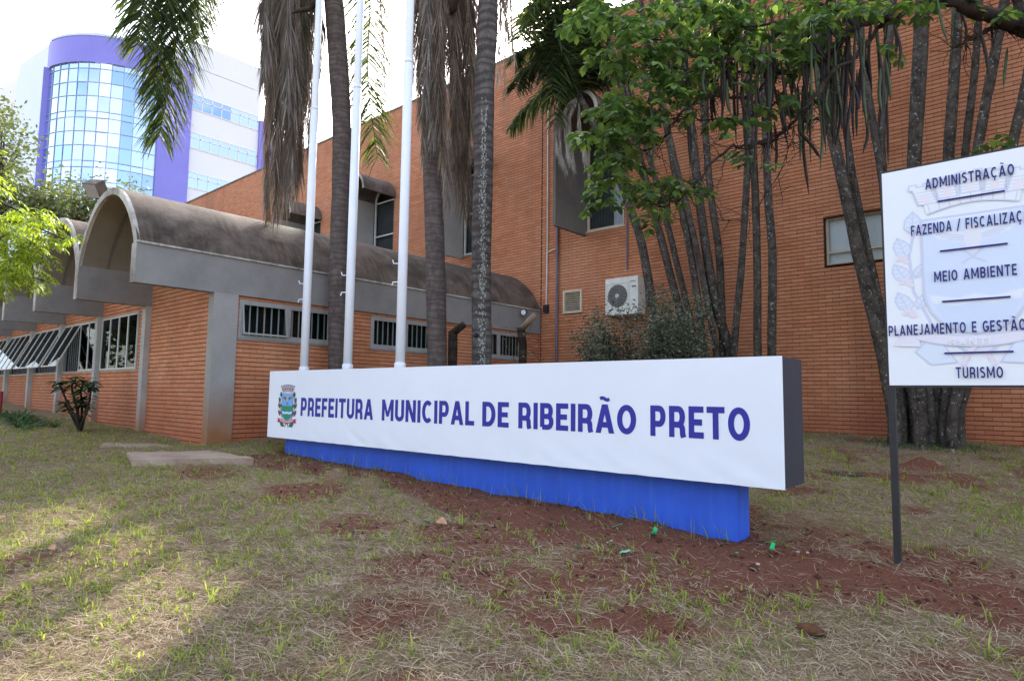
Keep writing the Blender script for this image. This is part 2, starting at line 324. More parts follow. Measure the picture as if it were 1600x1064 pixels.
# ------------------------------------------------------------------ brick walls
def brick_wall(par, name, axis_, plane, out, a0, a1, z0, z1, holes, matn, budget, seen, depth=.009):
    """bricks on a wall running along x (axis_ 0) or y (axis_ 1); out = sign of its outward normal; holes: f(zmid)->[(lo,hi)]"""
    mort = MB(); zs0 = .3
    zc = np.arange(math.floor((z0-zs0)/BC), math.ceil((z1-zs0)/BC))
    rows = {}; pieces = []
    for r_ in zc:
        lo, hi = zs0+r_*BC, zs0+(r_+1)*BC
        cl, chh = max(lo, z0), min(hi, z1)
        if chh-cl < .01: continue
        zm = (cl+chh)/2; hs = sorted(holes(zm)); segs = []; cur = a0
        for (h0, h1) in hs:
            if h0 > cur: segs.append((cur, min(h0, a1)))
            cur = max(cur, h1)
        if cur < a1: segs.append((cur, a1))
        off = (int(r_) % 2)*.5
        for s0, s1 in segs:
            k = math.floor(s0/BL+off)
            while (k-off)*BL < s1:
                b0, b1 = max((k-off)*BL, s0), min((k+1-off)*BL, s1); k += 1
                if b1-b0 < .012: continue
                e0 = .0028 if b0 > s0+1e-6 else 0; e1 = .0028 if b1 < s1-1e-6 else 0
                pieces.append((b0+e0, b1-e1, cl+.0064, max(cl+.012, chh-.0064)))
            rows.setdefault((round(s0, 4), round(s1, 4)), []).append((cl, chh))
    back = plane-out*depth
    for (s0, s1), zz in rows.items():                  # mortar bed, merged over the courses
        zz.sort(); c0, c1 = zz[0]; runs = []
        for a, b in zz[1:]:
            if a-c1 < 1e-4: c1 = b
            else: runs.append((c0, c1)); c0, c1 = a, b
        runs.append((c0, c1))
        for c0, c1 in runs:
            if axis_ == 0: mort.quad((s0, back, c0), (s1, back, c0), (s1, back, c1), (s0, back, c1))
            else: mort.quad((back, s0, c0), (back, s1, c0), (back, s1, c1), (back, s0, c1))
    w_ = part(name, mort, M['mortar'], par)
    cand = []
    for i, (b0, b1, c0, c1) in enumerate(pieces):
        if b1-b0 < BL-.01 or c1-c0 < BC-.015: continue
        p = ((b0+b1)/2, plane, (c0+c1)/2) if axis_ == 0 else (plane, (b0+b1)/2, (c0+c1)/2)
        q = proj(p)
        if 4 < q[0] < 1596 and 4 < q[1] < 1060 and seen(q[0], q[1]): cand.append((q[2], i))
    cand.sort(); pick = set(i for _, i in cand[:budget])
    Vs, Fs = [], []; proto = None; top = par.location
    for i, (b0, b1, c0, c1) in enumerate(pieces):
        jit = random.uniform(-.0012, .0008); f_ = plane+out*jit
        if i in pick:
            if proto is None:
                L2, C2 = (BL-.0056)/2, (BC-.0128)/2; m_ = MB()
                if axis_ == 0: m_.box((-L2, -.02, -C2), (L2, .02, C2))
                else: m_.box((-.02, -L2, -C2), (.02, L2, C2))
                proto = mesh('brick', m_, M[matn])
            o = bpy.data.objects.new('brick', proto); COL.objects.link(o); o.parent = w_
            cc, pl = (b0+b1)/2, f_-out*.02
            o.location = Vector((cc, pl, (c0+c1)/2) if axis_ == 0 else (pl, cc, (c0+c1)/2))-top
            continue
        bk = back-out*.001; dz = random.uniform(-.0008, .0008); n = len(Vs)
        q4 = [(b0, c0+dz), (b1, c0-dz), (b1, c1-dz), (b0, c1+dz)]
        for d in (f_, bk):
            for (a, c) in q4: Vs.append((a, d, c) if axis_ == 0 else (d, a, c))
        Fs += [(n, n+1, n+2, n+3), (n, n+4, n+5, n+1), (n+1, n+5, n+6, n+2), (n+2, n+6, n+7, n+3), (n+3, n+7, n+4, n)]
    if Vs:
        V = np.array(Vs)-np.array(top); me = npmesh('brick_courses', V, np.array(Fs), M[matn])
        o = bpy.data.objects.new('brick_courses', me); COL.objects.link(o); o.parent = w_; o['kind'] = 'stuff'
    return w_
# ------------------------------------------------------------------ the tall brick hall
YW = 13.0
hall = thing('brick_hall', (-8, YW, .8), 'tall orange brick hall with hooded arched windows behind the palms', 'building')
WX = [(-8.95-4.4*i) for i in range(5)]
SP, WB = 8.0, 5.6
def hall_holes(z):
    h = []
    for x in WX:
        if WB < z < SP: h.append((x, x+1.08))
        elif SP <= z < SP+.54: d = math.sqrt(.54**2-(z-SP)**2); h.append((x+.54-d, x+.54+d))
    if 4.05 < z < 5.0: h.append((-3.45, -2.15))
    if 3.59 < z < 4.17: h.append((-9.66, -9.08))
    h.append((-10.406, -10.384))
    if z < 4.0: h.append((-40, -10.6))
    return h
bw = brick_wall(hall, 'brick_wall', 0, YW, -1, -40, 4.0, .5, 11.05, hall_holes, 'brick_hall', 300, lambda x, y: not (x > 1376 and y < 606) and not (x < 1255 and y > 555))
cap = MB().box((-40, YW-.02, 11.05), (4, YW+.35, 11.12)); part('parapet_coping', cap, M['hood'], hall)
part('core_wall', MB().box((-40, YW+.3, .3), (4, YW+12, 10.9)), M['mortar'], hall)
part('end_wall', MB().box((3.99, YW-.01, .3), (4.2, YW+12.2, 11.1)), M['mortar'], hall)
part('wall_joint', MB().box((-10.405, YW-.004, 3.7), (-10.385, YW+.02, 11.04)), M['room_dark'], hall)
def arch_pts(xc, z, r, n=14, a0=180, a1=0): return [(xc+r*math.cos(R(a0+(a1-a0)*k/n)), z+r*math.sin(R(a0+(a1-a0)*k/n))) for k in range(n+1)]
for i, x in enumerate(WX):
    xc = x+.54; yb = YW+.06
    outline = [(x, WB)]+arch_pts(xc, SP, .54)+[(x+1.08, WB)]
    inner = [(x+.05, WB+.05)]+arch_pts(xc, SP, .49)+[(x+1.03, WB+.05)]
    f = MB(); n = len(outline)
    for yy in (yb-.035,):
        f.add([(a, yy, c) for a, c in outline]+[(a, yy, c) for a, c in inner]+[(a, yy+.06, c) for a, c in inner],
              [(k, (k+1) % n, n+(k+1) % n, n+k) for k in range(n)]+[(n+k, n+(k+1) % n, 2*n+(k+1) % n, 2*n+k) for k in range(n)])
    for zt in (6.82, 7.98): f.box((x+.05, yb-.03, zt-.022), (x+1.03, yb+.02, zt+.022))
    win = part('window', f, M['frame_light'] if i else M['cream'], hall)
    pn = MB(); pn.quad(*[(a, yb, c) for a, c in inner][::-1]); part('pane', pn, M['glass'], win)
    rv = MB().add([(a, YW-.012, c) for a, c in outline]+[(a, YW+.25, c) for a, c in outline], [(k, k+n, (k+1) % n+n, (k+1) % n) for k in range(n)]); part('reveal', rv, M['fin'], win)
    part('room_shade_sheet', MB().quad((x, YW+.245, WB), (x+1.08, YW+.245, WB), (x+1.08, YW+.245, SP+.56), (x, YW+.245, SP+.56)), M['room_dark'], win)  # near-black sheet, the unlit room's shade put into its colour
    bl = MB()
    for k in range(11):
        a = x+.08+k*.09; rr = Matrix.Rotation(R(35), 3, 'Z'); bl.box((a-.035, YW+.15, WB+.05), (a+.035, YW+.153, SP+.05), rr)
    part('vertical_blind', bl, M['blind_dark'], win)
    if i == 0:
        c = MB(); cv = [(x+.72+k*.03, YW+.12+.012*math.sin(k*1.9)) for k in range(11)]
        c.add([(a, b, z) for z in (WB+.06, 6.8) for a, b in cv], [(k, k+1, k+12, k+11) for k in range(10)]); part('curtain', c, M['curtain'], win, True)
    part('sill', MB().box((x-.02, YW-.03, WB-.035), (x+1.1, YW+.05, WB-.001)), M['cream'] if i == 0 else M['fin_light'], win)
    yo = 11.72; fm = M['fin'] if i == 0 else M['fin_light']
    part('window_fin', MB().box((x-.09, yo, WB-.1), (x-.012, YW-.013, SP)), fm, hall)
    hb = MB(); po = arch_pts(xc, SP+.002, .63, 16); pi = arch_pts(xc, SP+.002, .55, 16); m_ = len(po)
    vs = [(a, yo-.0, c) for a, c in po]+[(a, yo, c) for a, c in pi]+[(a, YW-.015, c) for a, c in po]+[(a, YW-.015, c) for a, c in pi]
    fs = []
    for k in range(m_-1): fs += [(k, k+1, m_+k+1, m_+k), (2*m_+k, 3*m_+k, 3*m_+k+1, 2*m_+k+1), (k, 2*m_+k, 2*m_+k+1, k+1), (m_+k, m_+k+1, 3*m_+k+1, 3*m_+k)]
    fs += [(0, m_, 3*m_, 2*m_), (m_-1, 3*m_-1, 4*m_-1, 2*m_-1)]
    hb.add(vs, fs); hd = part('window_hood', hb, M['hood'], hall)
    eb = MB(); e = [(a, yo-.012, c) for a, c in po]+[(a, yo-.012, c) for a, c in pi]+[(a, yo-.001, c) for a, c in po]+[(a, yo-.001, c) for a, c in pi]
    eb.add(e, fs); part('hood_edge', eb, M['shell_edge'], hd)
# small window
def framed(par, x0, x1, z0, z1, y, matn, bars=(), rails=(), t_=.045):
    f = MB(); f.box((x0, y-.03, z0), (x0+t_, y+.03, z1)); f.box((x1-t_, y-.03, z0), (x1, y+.03, z1)); f.box((x0+t_, y-.03, z0), (x1-t_, y+.03, z0+t_)); f.box((x0+t_, y-.03, z1-t_), (x1-t_, y+.03, z1))
    for r_ in rails: f.box((x0+t_, y-.028, r_-.02), (x1-t_, y+.028, r_+.02))
    for b in bars: f.box((b-.018, y-.026, z0+t_), (b+.018, y+.026, z1-t_))
    wn = part('window', f, M[matn], par); part('pane', MB().quad((x0+.03, y+.006, z0+.03), (x1-.03, y+.006, z0+.03), (x1-.03, y+.006, z1-.03), (x0+.03, y+.006, z1-.03)), M['glass'], wn); return wn
sw = framed(hall, -3.44, -2.16, 4.06, 4.99, YW+.13, 'cream', (-2.8,), (4.32,))
part('reveal', MB().box((-3.452, YW-.012, 4.04), (-3.442, YW+.3, 5.0)).box((-2.16, YW-.012, 4.04), (-2.15, YW+.3, 5.0)).box((-3.452, YW-.012, 4.998), (-2.15, YW+.3, 5.008)).box((-3.452, YW-.018, 4.035), (-2.15, YW+.3, 4.058)), M['mortar'], sw)
part('curtain', MB().add([(a, YW+.18+.01*math.sin(k*2.2), z) for z in (4.08, 4.98) for k, a in enumerate(np.linspace(-3.42, -2.18, 26))], [(k, k+1, k+27, k+26) for k in range(25)]), M['curtain_white'], sw, True)
# louvre vent
lv = MB(); x0, x1, z0, z1 = -9.66, -9.08, 3.59, 4.17
for b in ((x0, z0, x0+.05, z1), (x1-.05, z0, x1, z1), (x0+.05, z0, x1-.05, z0+.045), (x0+.05, z1-.045, x1-.05, z1)): lv.box((b[0], YW-.03, b[1]), (b[2], YW+.05, b[3]))
lo = part('louvre_vent', lv, M['cream'], hall); part('backing', MB().quad((x0, YW+.045, z0), (x1, YW+.045, z0), (x1, YW+.045, z1), (x0, YW+.045, z1)), M['room_dark'], lo)
for k in range(9): part('slat', MB().box((x0+.05, YW-.015, z0+.06+k*.054), (x1-.05, YW+.03, z0+.072+k*.054), Matrix.Rotation(R(-30), 3, 'X')), M['cream'], lo)
# pipes and conduit
cdt = thing('cable_conduit', (-10.18, YW, 3.8), 'thin white cable conduit running down the brick wall to a black box', 'conduit')
part('conduit', MB().tube([(-10.19, YW-.04, 3.82), (-10.17, YW-.035, 5.5), (-10.18, YW-.04, 8), (-10.16, YW-.035, 10.9)], .018, 6), M['plastic_white'], cdt)
part('branch', MB().tube([(-10.17, YW-.04, 5.25), (-9.9, YW-.05, 5.3)], .014, 6), M['plastic_white'], cdt)
part('junction_box', MB().box((-10.25, YW-.1, 3.66), (-10.12, YW-.005, 3.86)), M['black_metal'], cdt)
single('drain_pipe', MB().tube([(-9.84, YW-.05, .9), (-9.83, YW-.05, 5.5), (-9.83, YW-.05, 10.8)], .035, 10), M['pipe_purple'], 'purple grey downpipe on the brick wall left of the louvre vent', 'pipe')
single('thin_pipe', MB().tube([(-7.78, YW-.03, 4.5), (-7.76, YW-.03, 7), (-7.76, YW-.03, 10.8)], .022, 8), M['pipe_purple'], 'thin brown pipe rising from the air conditioner on the wall', 'pipe')
# air conditioner
ya = 12.58; a = atY(946, 437, ya); b = atY(997, 490, ya); ax0, ax1, az0, az1 = a.x, b.x, b.z+.01, a.z
ac = thing('air_conditioner', (ax0, ya, az0), 'white outdoor air conditioner unit mounted on the brick wall above the bush', 'air conditioner')
part('casing', MB().box((ax0, ya, az0), (ax1, ya+.33, az1)), M['plastic_white'], ac)
fc = (ax0+.33, (az0+az1)/2+.01); rad = min(.26, (az1-az0)*.42)
fr = MB(); s2 = rad+.03
for q in ((fc[0]-s2-.015, fc[1]-s2, fc[0]-s2, fc[1]+s2), (fc[0]+s2, fc[1]-s2, fc[0]+s2+.015, fc[1]+s2), (fc[0]-s2, fc[1]-s2-.015, fc[0]+s2, fc[1]-s2), (fc[0]-s2, fc[1]+s2, fc[0]+s2, fc[1]+s2+.015)): fr.box((q[0], ya-.014, q[1]), (q[2], ya-.001, q[3]))
part('fan_surround', fr, M['plastic_white'], ac); part('fan_opening', MB().disc((fc[0], ya-.003, fc[1]), rad, (0, -1, 0), 28), M['fan_dark'], ac)
gr = MB()
for k in range(8):
    r_ = rad*(k+1)/8; gr.tube([(fc[0]+r_*math.cos(R(j*15)), ya-.02, fc[1]+r_*math.sin(R(j*15))) for j in range(25)], .0035, 4, False)
for k in range(16): gr.tube([(fc[0]+.02*math.cos(R(k*22.5)), ya-.02, fc[1]+.02*math.sin(R(k*22.5))), (fc[0]+rad*math.cos(R(k*22.5)), ya-.02, fc[1]+rad*math.sin(R(k*22.5)))], .003, 4, False)
part('fan_grille', gr, M['frame_grey'], ac); part('fan_hub', MB().disc((fc[0], ya-.026, fc[1]), .05, (0, -1, 0)), M['cream'], ac)
part('label_plate', MB().box((ax1-.2, ya-.006, az1-.13), (ax1-.06, ya-.001, az1-.1)), M['frame_grey'], ac); part('badge', MB().box((ax1-.16, ya-.006, az1-.25), (ax1-.05, ya-.001, az1-.22)), M['fan_dark'], ac)
part('bracket', MB().box((ax0+.08, ya+.05, az0-.04), (ax0+.12, YW-.01, az0-.002)).box((ax1-.12, ya+.05, az0-.04), (ax1-.08, YW-.01, az0-.002)), M['frame_grey'], ac)
# ------------------------------------------------------------------ the vaulted wing
XS, YF, YA, BAY = -10.39, 4.55, 3.35, 2.8
ZB, ZT, RISE = 3.11, 3.71, 1.10
wing = thing('vaulted_wing', (XS, YF, .6), 'low brick wing with a row of concrete barrel vaults and high windows', 'building')
side_w = [(4.97, 6.75), (7.65, 9.4), (10.6, 12.25)]
def side_holes(z): return [w_ for w_ in side_w] if 2.40 < z < 3.06 else []
ct = [0]
brick_wall(wing, 'side_wall', 1, XS-.05, 1, 4.93, YW-.02, .4, ZB, side_holes, 'brick_side', 120, lambda x, y: x < 860 and not (x > 422 and y > 575))
def bay_x(k): return XS-.09-BAY*k
NB = 6
def front_holes(z):
    h = []
    for k in range(1, NB):
        if 1.90 < z < 3.08: h.append((bay_x(k+1)+.085+.02, bay_x(k)-.085-.42 if k == 1 else bay_x(k)-.1))
    return h
brick_wall(wing, 'front_wall', 0, YF+.03, -1, bay_x(NB)-.05, XS-.2, .3, ZB+.55, front_holes, 'brick_front', 180, lambda x, y: x > 60)
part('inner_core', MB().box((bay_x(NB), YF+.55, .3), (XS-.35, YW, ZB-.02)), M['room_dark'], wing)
part('pillar', MB().box((XS-.2, YF-.02, .35), (XS, YF+.38, ZB)), M['pillar'], wing)
for k in range(NB+1):
    x = bay_x(k)
    if k: part('column', MB().box((x-.085, YF-.07, .35), (x+.085, YF+.1, ZB)), M['column'], wing)
    bm = part('roof_beam', MB().box((x-.09, YA, ZB), (x+.09, YW-.02, ZT)), M['beam'], wing)
    part('beam_end', MB().box((x-.088, YA-.012, ZB), (x+.088, YA-.001, ZT)), M['shell_edge'], bm)
part('drip_edge', MB().box((XS-.03, YA, ZT), (XS+.03, YW-.02, ZT+.03)), M['shell_edge'], wing)
def vprof(xa, xb, z0, rise, n=22):
    out = []; xc = (xa+xb)/2; hw = (xb-xa)/2
    for k in range(n+1):
        u = -math.cos(math.pi*k/n); v = (1-abs(u)**2.15)**.82; out.append((xc+u*hw, z0+rise*v))
    return out
for k in range(NB):
    xr, xl = bay_x(k)+(.07 if k == 0 else 0), bay_x(k+1)
    po = vprof(xl-.02, xr+.02, ZT, RISE); pi = vprof(xl+.09, xr-.09, ZT-.0, RISE-.11); m_ = len(po)
    top = MB(); NY = 30
    ys = np.linspace(YA, YW-.015, NY)
    vs = []; 
    for y in ys:
        for j, (a, c) in enumerate(po): 
            d = .012*noise.noise(Vector((a*2, y*1.5, c*2))) if 0 < j < m_-1 else 0
            vs.append((a, y, c+d))
    top.add(vs, [(i*m_+j, (i+1)*m_+j, (i+1)*m_+j+1, i*m_+j+1) for i in range(NY-1) for j in range(m_-1)])
    vsh = part('vault_shell', top, M['shell_top'], wing, True)
    inn = MB().add([(a, y, c) for y in (YA, YW-.015) for a, c in pi], [(j, j+1, m_+j+1, m_+j) for j in range(m_-1)]); part('soffit', inn, M['shell_in'], vsh, True)
    ed = MB().add([(a, YA-.012, c) for a, c in po]+[(a, YA-.012, c) for a, c in pi]+[(a, YA+.04, c+.004) for a, c in po]+[(a, YA+.04, c-.004) for a, c in pi],
        [q for j in range(m_-1) for q in ((j, j+1, m_+j+1, m_+j), (j, 2*m_+j, 2*m_+j+1, j+1), (m_+j, m_+j+1, 3*m_+j+1, 3*m_+j))]); part('arch_edge', ed, M['shell_edge'], vsh)
    for (y0, y1) in ((YA+.42, YA+.47), (YA+.86, YA+.90)):
        p2 = vprof(xl+.095, xr-.095, ZT, RISE-.125)
        part('rib', MB().add([(a, y, c-.004) for y in (y0, y1) for a, c in p2], [(j, j+1, m_+j+1, m_+j) for j in range(m_-1)]), M['fin'], vsh)
    tym = [(a, YF+.06, c) for a, c in pi]; part('end_panel', MB().prism([(pi[0][0], YF+.06, ZB+.0)]+tym+[(pi[-1][0], YF+.06, ZB)], (0, .1, 0)), M['shell_in'], wing)
# windows in the side wall: frame, two sashes, bars
for (y0, y1) in side_w:
    X = XS-.09; z0, z1 = 2.41, 3.05; f = MB(); ym = (y0+y1)/2
    for q in ((y0, z0, y0+.05, z1), (y1-.05, z0, y1, z1), (y0+.05, z0, y1-.05, z0+.05), (y0+.05, z1-.05, y1-.05, z1), (ym-.03, z0+.05, ym+.03, z1-.05)): f.box((X-.03, q[0], q[1]), (X+.05, q[2], q[3]))
    wn = part('window', f, M['frame_grey'], wing)
    part('sill', MB().box((X-.03, y0-.02, z0-.04), (XS-.02, y1+.02, z0-.001)), M['beam'], wn)
    for (s0, s1, tl) in ((y0+.05, ym-.03, 9 if y0 < 5 else 0), (ym+.03, y1-.05, 0)):
        hinge = (X+.03, 0, z1-.05); rot = Matrix.Rotation(R(-tl), 3, 'Y'); sa = MB()
        for q in ((s0, z0+.05, s0+.03, z1-.05), (s1-.03, z0+.05, s1, z1-.05), (s0+.03, z0+.05, s1-.03, z0+.08), (s0+.03, z1-.08, s1-.03, z1-.05)): sa.box((X+.02, q[0], q[1]), (X+.045, q[2], q[3]), rot, (hinge[0], (q[0]+q[2])/2, hinge[2]))
        ss = part('sash', sa, M['frame_grey'], wn)
        pa = MB().box((X+.03, s0+.02, z0+.06), (X+.034, s1-.02, z1-.06), rot, (hinge[0], (s0+s1)/2, hinge[2])); part('pane', pa, M['glass'], wn)
    for k in range(13):
        yy = y0+.1+(y1-y0-.2)*k/12
        if abs(yy-ym) > .05: part('bar', MB().box((X-.05, yy-.011, z0+.03), (X-.035, yy+.011, z1-.03)), M['bar_white'], wn)
    part('room_shade_sheet', MB().quad((X-.35, y0-.2, z0-.2), (X-.35, y1+.2, z0-.2), (X-.35, y1+.2, z1+.2), (X-.35, y0-.2, z1+.2)), M['room_dark'], wn)  # flat near-black sheet painted as the shade inside the wing
# windows of the front: four tall panes a bay, some hinged open
for k in range(1, NB):
    xl, xr = bay_x(k+1)+.105, (bay_x(k)-.505 if k == 1 else bay_x(k)-.1); z0, z1 = 1.905, 3.075; Y = YF+.05
    f = MB(); n = 4; wd = (xr-xl)/n
    for q in ((xl, z0, xl+.035, z1), (xr-.035, z0, xr, z1), (xl+.035, z0, xr-.035, z0+.035), (xl+.035, z1-.035, xr-.035, z1)): f.box((q[0], Y-.03, q[1]), (q[2], Y+.03, q[3]))
    wn = part('window', f, M['frame_grey'], wing)
    for j in range(n):
        a, b = xl+.035+j*(xr-xl-.07)/n, xl+.035+(j+1)*(xr-xl-.07)/n
        opened = (k == 2 and j < 2) or k > 2
        rot = Matrix.Rotation(R(-24 if opened else 0), 3, 'X'); hg = ((a+b)/2, Y-.02, z1-.035); sa = MB()
        for q in ((a, z0+.035, a+.022, z1-.035), (b-.022, z0+.035, b, z1-.035), (a+.022, z0+.035, b-.022, z0+.06), (a+.022, z1-.06, b-.022, z1-.035)): sa.box((q[0], Y-.045, q[1]), (q[2], Y-.02, q[3]), rot, ((q[0]+q[2])/2, hg[1], hg[2]))
        part('sash', sa, M['frame_light'], wn); part('pane', MB().box((a+.01, Y-.034, z0+.05), (b-.01, Y-.031, z1-.05), rot, hg), M['glass'], wn)
        bb = MB()
        for i in range(4): bb.box((a+(i+.5)*(b-a)/4-.008, Y+.06, z0+.02), (a+(i+.5)*(b-a)/4+.008, Y+.07, z1-.02))
        part('bar', bb, M['frame_grey'], wn)
    part('room_shade_sheet', MB().quad((xl-.1, Y+.45, z0-.2), (xr+.1, Y+.45, z0-.2), (xr+.1, Y+.45, z1+.2), (xl-.1, Y+.45, z1+.2)), M['room_dark'], wn)  # near-black sheet behind the bay, interior shade painted on
    part('curtain', MB().add([(q_, Y+.3+.02*math.sin(i*2.1), z) for z in (z0, z1) for i, q_ in enumerate(np.linspace(xl, xl+(xr-xl)*.45, 14))], [(i, i+1, i+15, i+14) for i in range(13)]), M['blind_dark'], wn, True)
# floodlight on the first vault, lamp at the far end of the beam
p = at(150, 296, 12.1)
fl = thing('floodlight', p, 'boxy grey floodlight standing on the crown of the nearest vault', 'floodlight')
rot = Matrix.Rotation(R(25), 3, 'Z') @ Matrix.Rotation(R(38), 3, 'X') @ Matrix.Rotation(R(8), 3, 'Y')
part('housing', MB().box(p-Vector((.15, .11, .15)), p+Vector((.15, .11, .15)), rot), M['hood'], fl)
part('glass_front', MB().box(p+Vector((-.13, -.117, -.13)), p+Vector((.13, -.111, .13)), rot, p), M['frame_grey'], fl)
part('bracket', MB().tube([p+Vector((0, 0, -.1)), p+Vector((.12, .05, -.42))], .018, 6), M['black_metal'], fl)
p = Vector((XS+.1, 12.25, 3.6)); sp = thing('spotlight', p, 'small round spotlight under the eave at the far end of the wing', 'spotlight')
part('lamp_body', MB().tube([p, p+Vector((.05, -.14, -.02))], [.06, .075], 12), M['black_metal'], sp); part('lens', MB().disc(p+Vector((.056, -.147, -.021)), .065, (.35, -.93, -.1)), M['paint_white'], sp)
part('arm', MB().tube([p+Vector((-.1, .05, -.03)), p+Vector((0, 0, 0))], .015, 6), M['black_metal'], sp)
#@@PART2
plain('lichen', (.26, .27, .25), .9, .3, 30, .1, 0)
# ------------------------------------------------------------------ lettering: strokes of even width, one mesh a letter
def arc(cx, cy, rx, ry, a0, a1, n=10): return [(cx+rx*math.cos(R(a0+(a1-a0)*k/n)), cy+ry*math.sin(R(a0+(a1-a0)*k/n))) for k in range(n+1)]
def glyph(c, t):
    """(advance width, centre-line strokes) in a cell one unit high"""
    h = t/2; H = 1-h
    if c == 'I': return t, [[(h, 0), (h, 1)]]
    if c == 'L': return .50, [[(h, 1), (h, h), (.50, h)]]
    if c == 'E': return .52, [[(.52, H), (h, H), (h, h), (.52, h)], [(h, .5), (.47, .5)]]
    if c == 'F': return .50, [[(.50, H), (h, H), (h, 0)], [(h, .49), (.45, .49)]]
    if c == 'T': return .60, [[(0, H), (.60, H)], [(.30, H), (.30, 0)]]
    if c == 'U': return .62, [[(h, 1), (h, .30)]+arc(.31, .30, .31-h, .30-h, 180, 360)+[(.62-h, 1)]]
    if c in 'PR':
        q = .25; b = [(h, 0), (h, H), (.34, H)]+arc(.34, H-q, .58-h-.34, q, 90, -90, 10)+[(h, H-2*q)]
        return .60, [b]+([[(.34, H-2*q)]+arc(.34, H-2*q-.14, .60-h-.34-.02, .14, 90, 0, 6)[1:]+[(.585-h, .12), (.62-h, 0)]] if c == 'R' else [])
    if c == 'B': return .60, [[(h, h), (h, H), (.34, H)]+arc(.34, .75-h/2, .55-h-.34+.02, .25-h/2, 90, -90, 8)+[(h, .5)], [(.30, .5), (.34, .5)]+arc(.34, .25+h/2, .60-h-.34, .25-h/2, 90, -90, 8)+[(h, h)]]
    if c == 'D': return .64, [[(h, h), (h, H), (.28, H)]+arc(.28, .5, .64-h-.28, .5-h, 90, -90, 14)+[(h, h)]]
    if c in 'O': return .70, [arc(.35, .5, .35-h, .5-h, 90, 450, 28)]
    if c in 'CG':
        s = arc(.35, .5, .35-h, .5-h, 48, 312 if c == 'C' else 330, 22)
        return .66, [s]+([[(.36, .46), (.70-h, .46), (.70-h, .17)]] if c == 'G' else [])
    if c == 'A': return .72, [('P', [(0, 0), (t*1.06, 0), (.36+t*.4, 1), (.36-t*.58, 1)]), ('P', [(.72-t*1.06, 0), (.72, 0), (.36+t*.58, 1), (.36-t*.4, 1)]), [(.16, .29), (.56, .29)]]
    if c == 'M': return .84, [[(h, 0), (h, 1)], [(.84-h, 0), (.84-h, 1)], ('P', [(.02, 1), (t*1.05, 1), (.42+t*.42, .2), (.42-t*.42, .2)]), ('P', [(.84-t*1.05, 1), (.82, 1), (.42+t*.42, .2), (.42-t*.42, .2)])]
    if c == 'N': return .68, [[(h, 0), (h, 1)], [(.68-h, 0), (.68-h, 1)], ('P', [(.01, 1), (t*1.12, 1), (.67, 0), (.67-t*1.12, 0)])]
    if c == 'Z': return .56, [[(0, H), (.56-h, H), (h, h), (.56, h)]]
    if c == 'J': return .44, [[(.44-h, 1), (.44-h, .28)]+arc(.19, .28, .25-h, .28-h, 0, -150, 8)]
    if c == 'S': return .56, [arc(.28, .735, .28-h, .265-h, 35, 270, 12)+arc(.28, .265+h/4, .28-h, .265-h*.75, 90, -145, 12)[1:]]
    if c == '/': return .40, [[(.02, -.1), (.38, 1.05)]]
    return .3, []
def strip2d(pts, t):
    pts = [q for i, q in enumerate(pts) if i == 0 or math.dist(q, pts[i-1]) > 1e-5]
    n = len(pts); closed = math.dist(pts[0], pts[-1]) < 1e-6 and n > 3; L, Rr = [], []
    for i, p in enumerate(pts):
        a = pts[i-1] if i else (pts[-2] if closed else None); b = pts[i+1] if i < n-1 else (pts[1] if closed else None)
        d0 = Vector((p[0]-a[0], p[1]-a[1])).normalized() if a else None; d1 = Vector((b[0]-p[0], b[1]-p[1])).normalized() if b else None
        d0 = d0 or d1; d1 = d1 or d0; n0 = Vector((-d0.y, d0.x)); n1 = Vector((-d1.y, d1.x)); m = (n0+n1)
        m = m.normalized() if m.length > 1e-3 else n0; k = min(1/max(m.dot(n0), .35), 1.9)*t/2
        L.append((p[0]+m.x*k, p[1]+m.y*k)); Rr.append((p[0]-m.x*k, p[1]-m.y*k))
    return L, Rr
def letter_obj(c, x, z, hgt, sx, y, t, par, mat, name='letter'):
    yf = y if callable(y) else (lambda a, b: y)
    st = None
    base = {'Ã': 'A', 'Ç': 'C', 'Õ': 'O'}.get(c, c); wd, st = glyph(base, t); st = [s if isinstance(s, tuple) else list(s) for s in st]
    if c in 'ÃÕ': st.append([(wd/2-.18+.36*k/12, 1.19+.035*math.sin(k/12*6.283)) for k in range(13)])
    if c == 'Ç': st.append([(.35, t*.2), (.36, -.06), (.40, -.12), (.35, -.19), (.27, -.17)])
    mb = MB()
    for k, s in enumerate(st):
        if isinstance(s, tuple):
            mb.add([(x+a*hgt*sx, yf(x+a*hgt*sx, z+b*hgt)-.0004*k, z+b*hgt) for a, b in s[1]], [(0, 1, 2, 3)]); continue
        tt = t*(.62 if (c in 'ÃÕÇ' and k == len(st)-1) else 1); L, Q = strip2d(s, tt); yy = -.0004*k; n = len(L)
        mb.add([(x+a*hgt*sx, yf(x+a*hgt*sx, z+b*hgt)+yy, z+b*hgt) for a, b in L+Q], [(i, n+i, n+i+1, i+1) for i in range(n-1)])
    part(name, mb, mat, par); return wd*hgt*sx
def write(txt, x0, x1, z, hgt, y, t, par, mat, gap=.16):
    ws = [glyph({'Ã': 'A', 'Ç': 'C', 'Õ': 'O'}.get(c, c), t)[0] if c != ' ' else .34 for c in txt]
    tot = sum(ws)+gap*(len(txt)-1); sx = (x1-x0)/(tot*hgt); x = x0
    for c, wd in zip(txt, ws):
        if c != ' ': letter_obj(c, x, z, hgt, sx, y, t, par, mat)
        x += (wd+gap)*hgt*sx
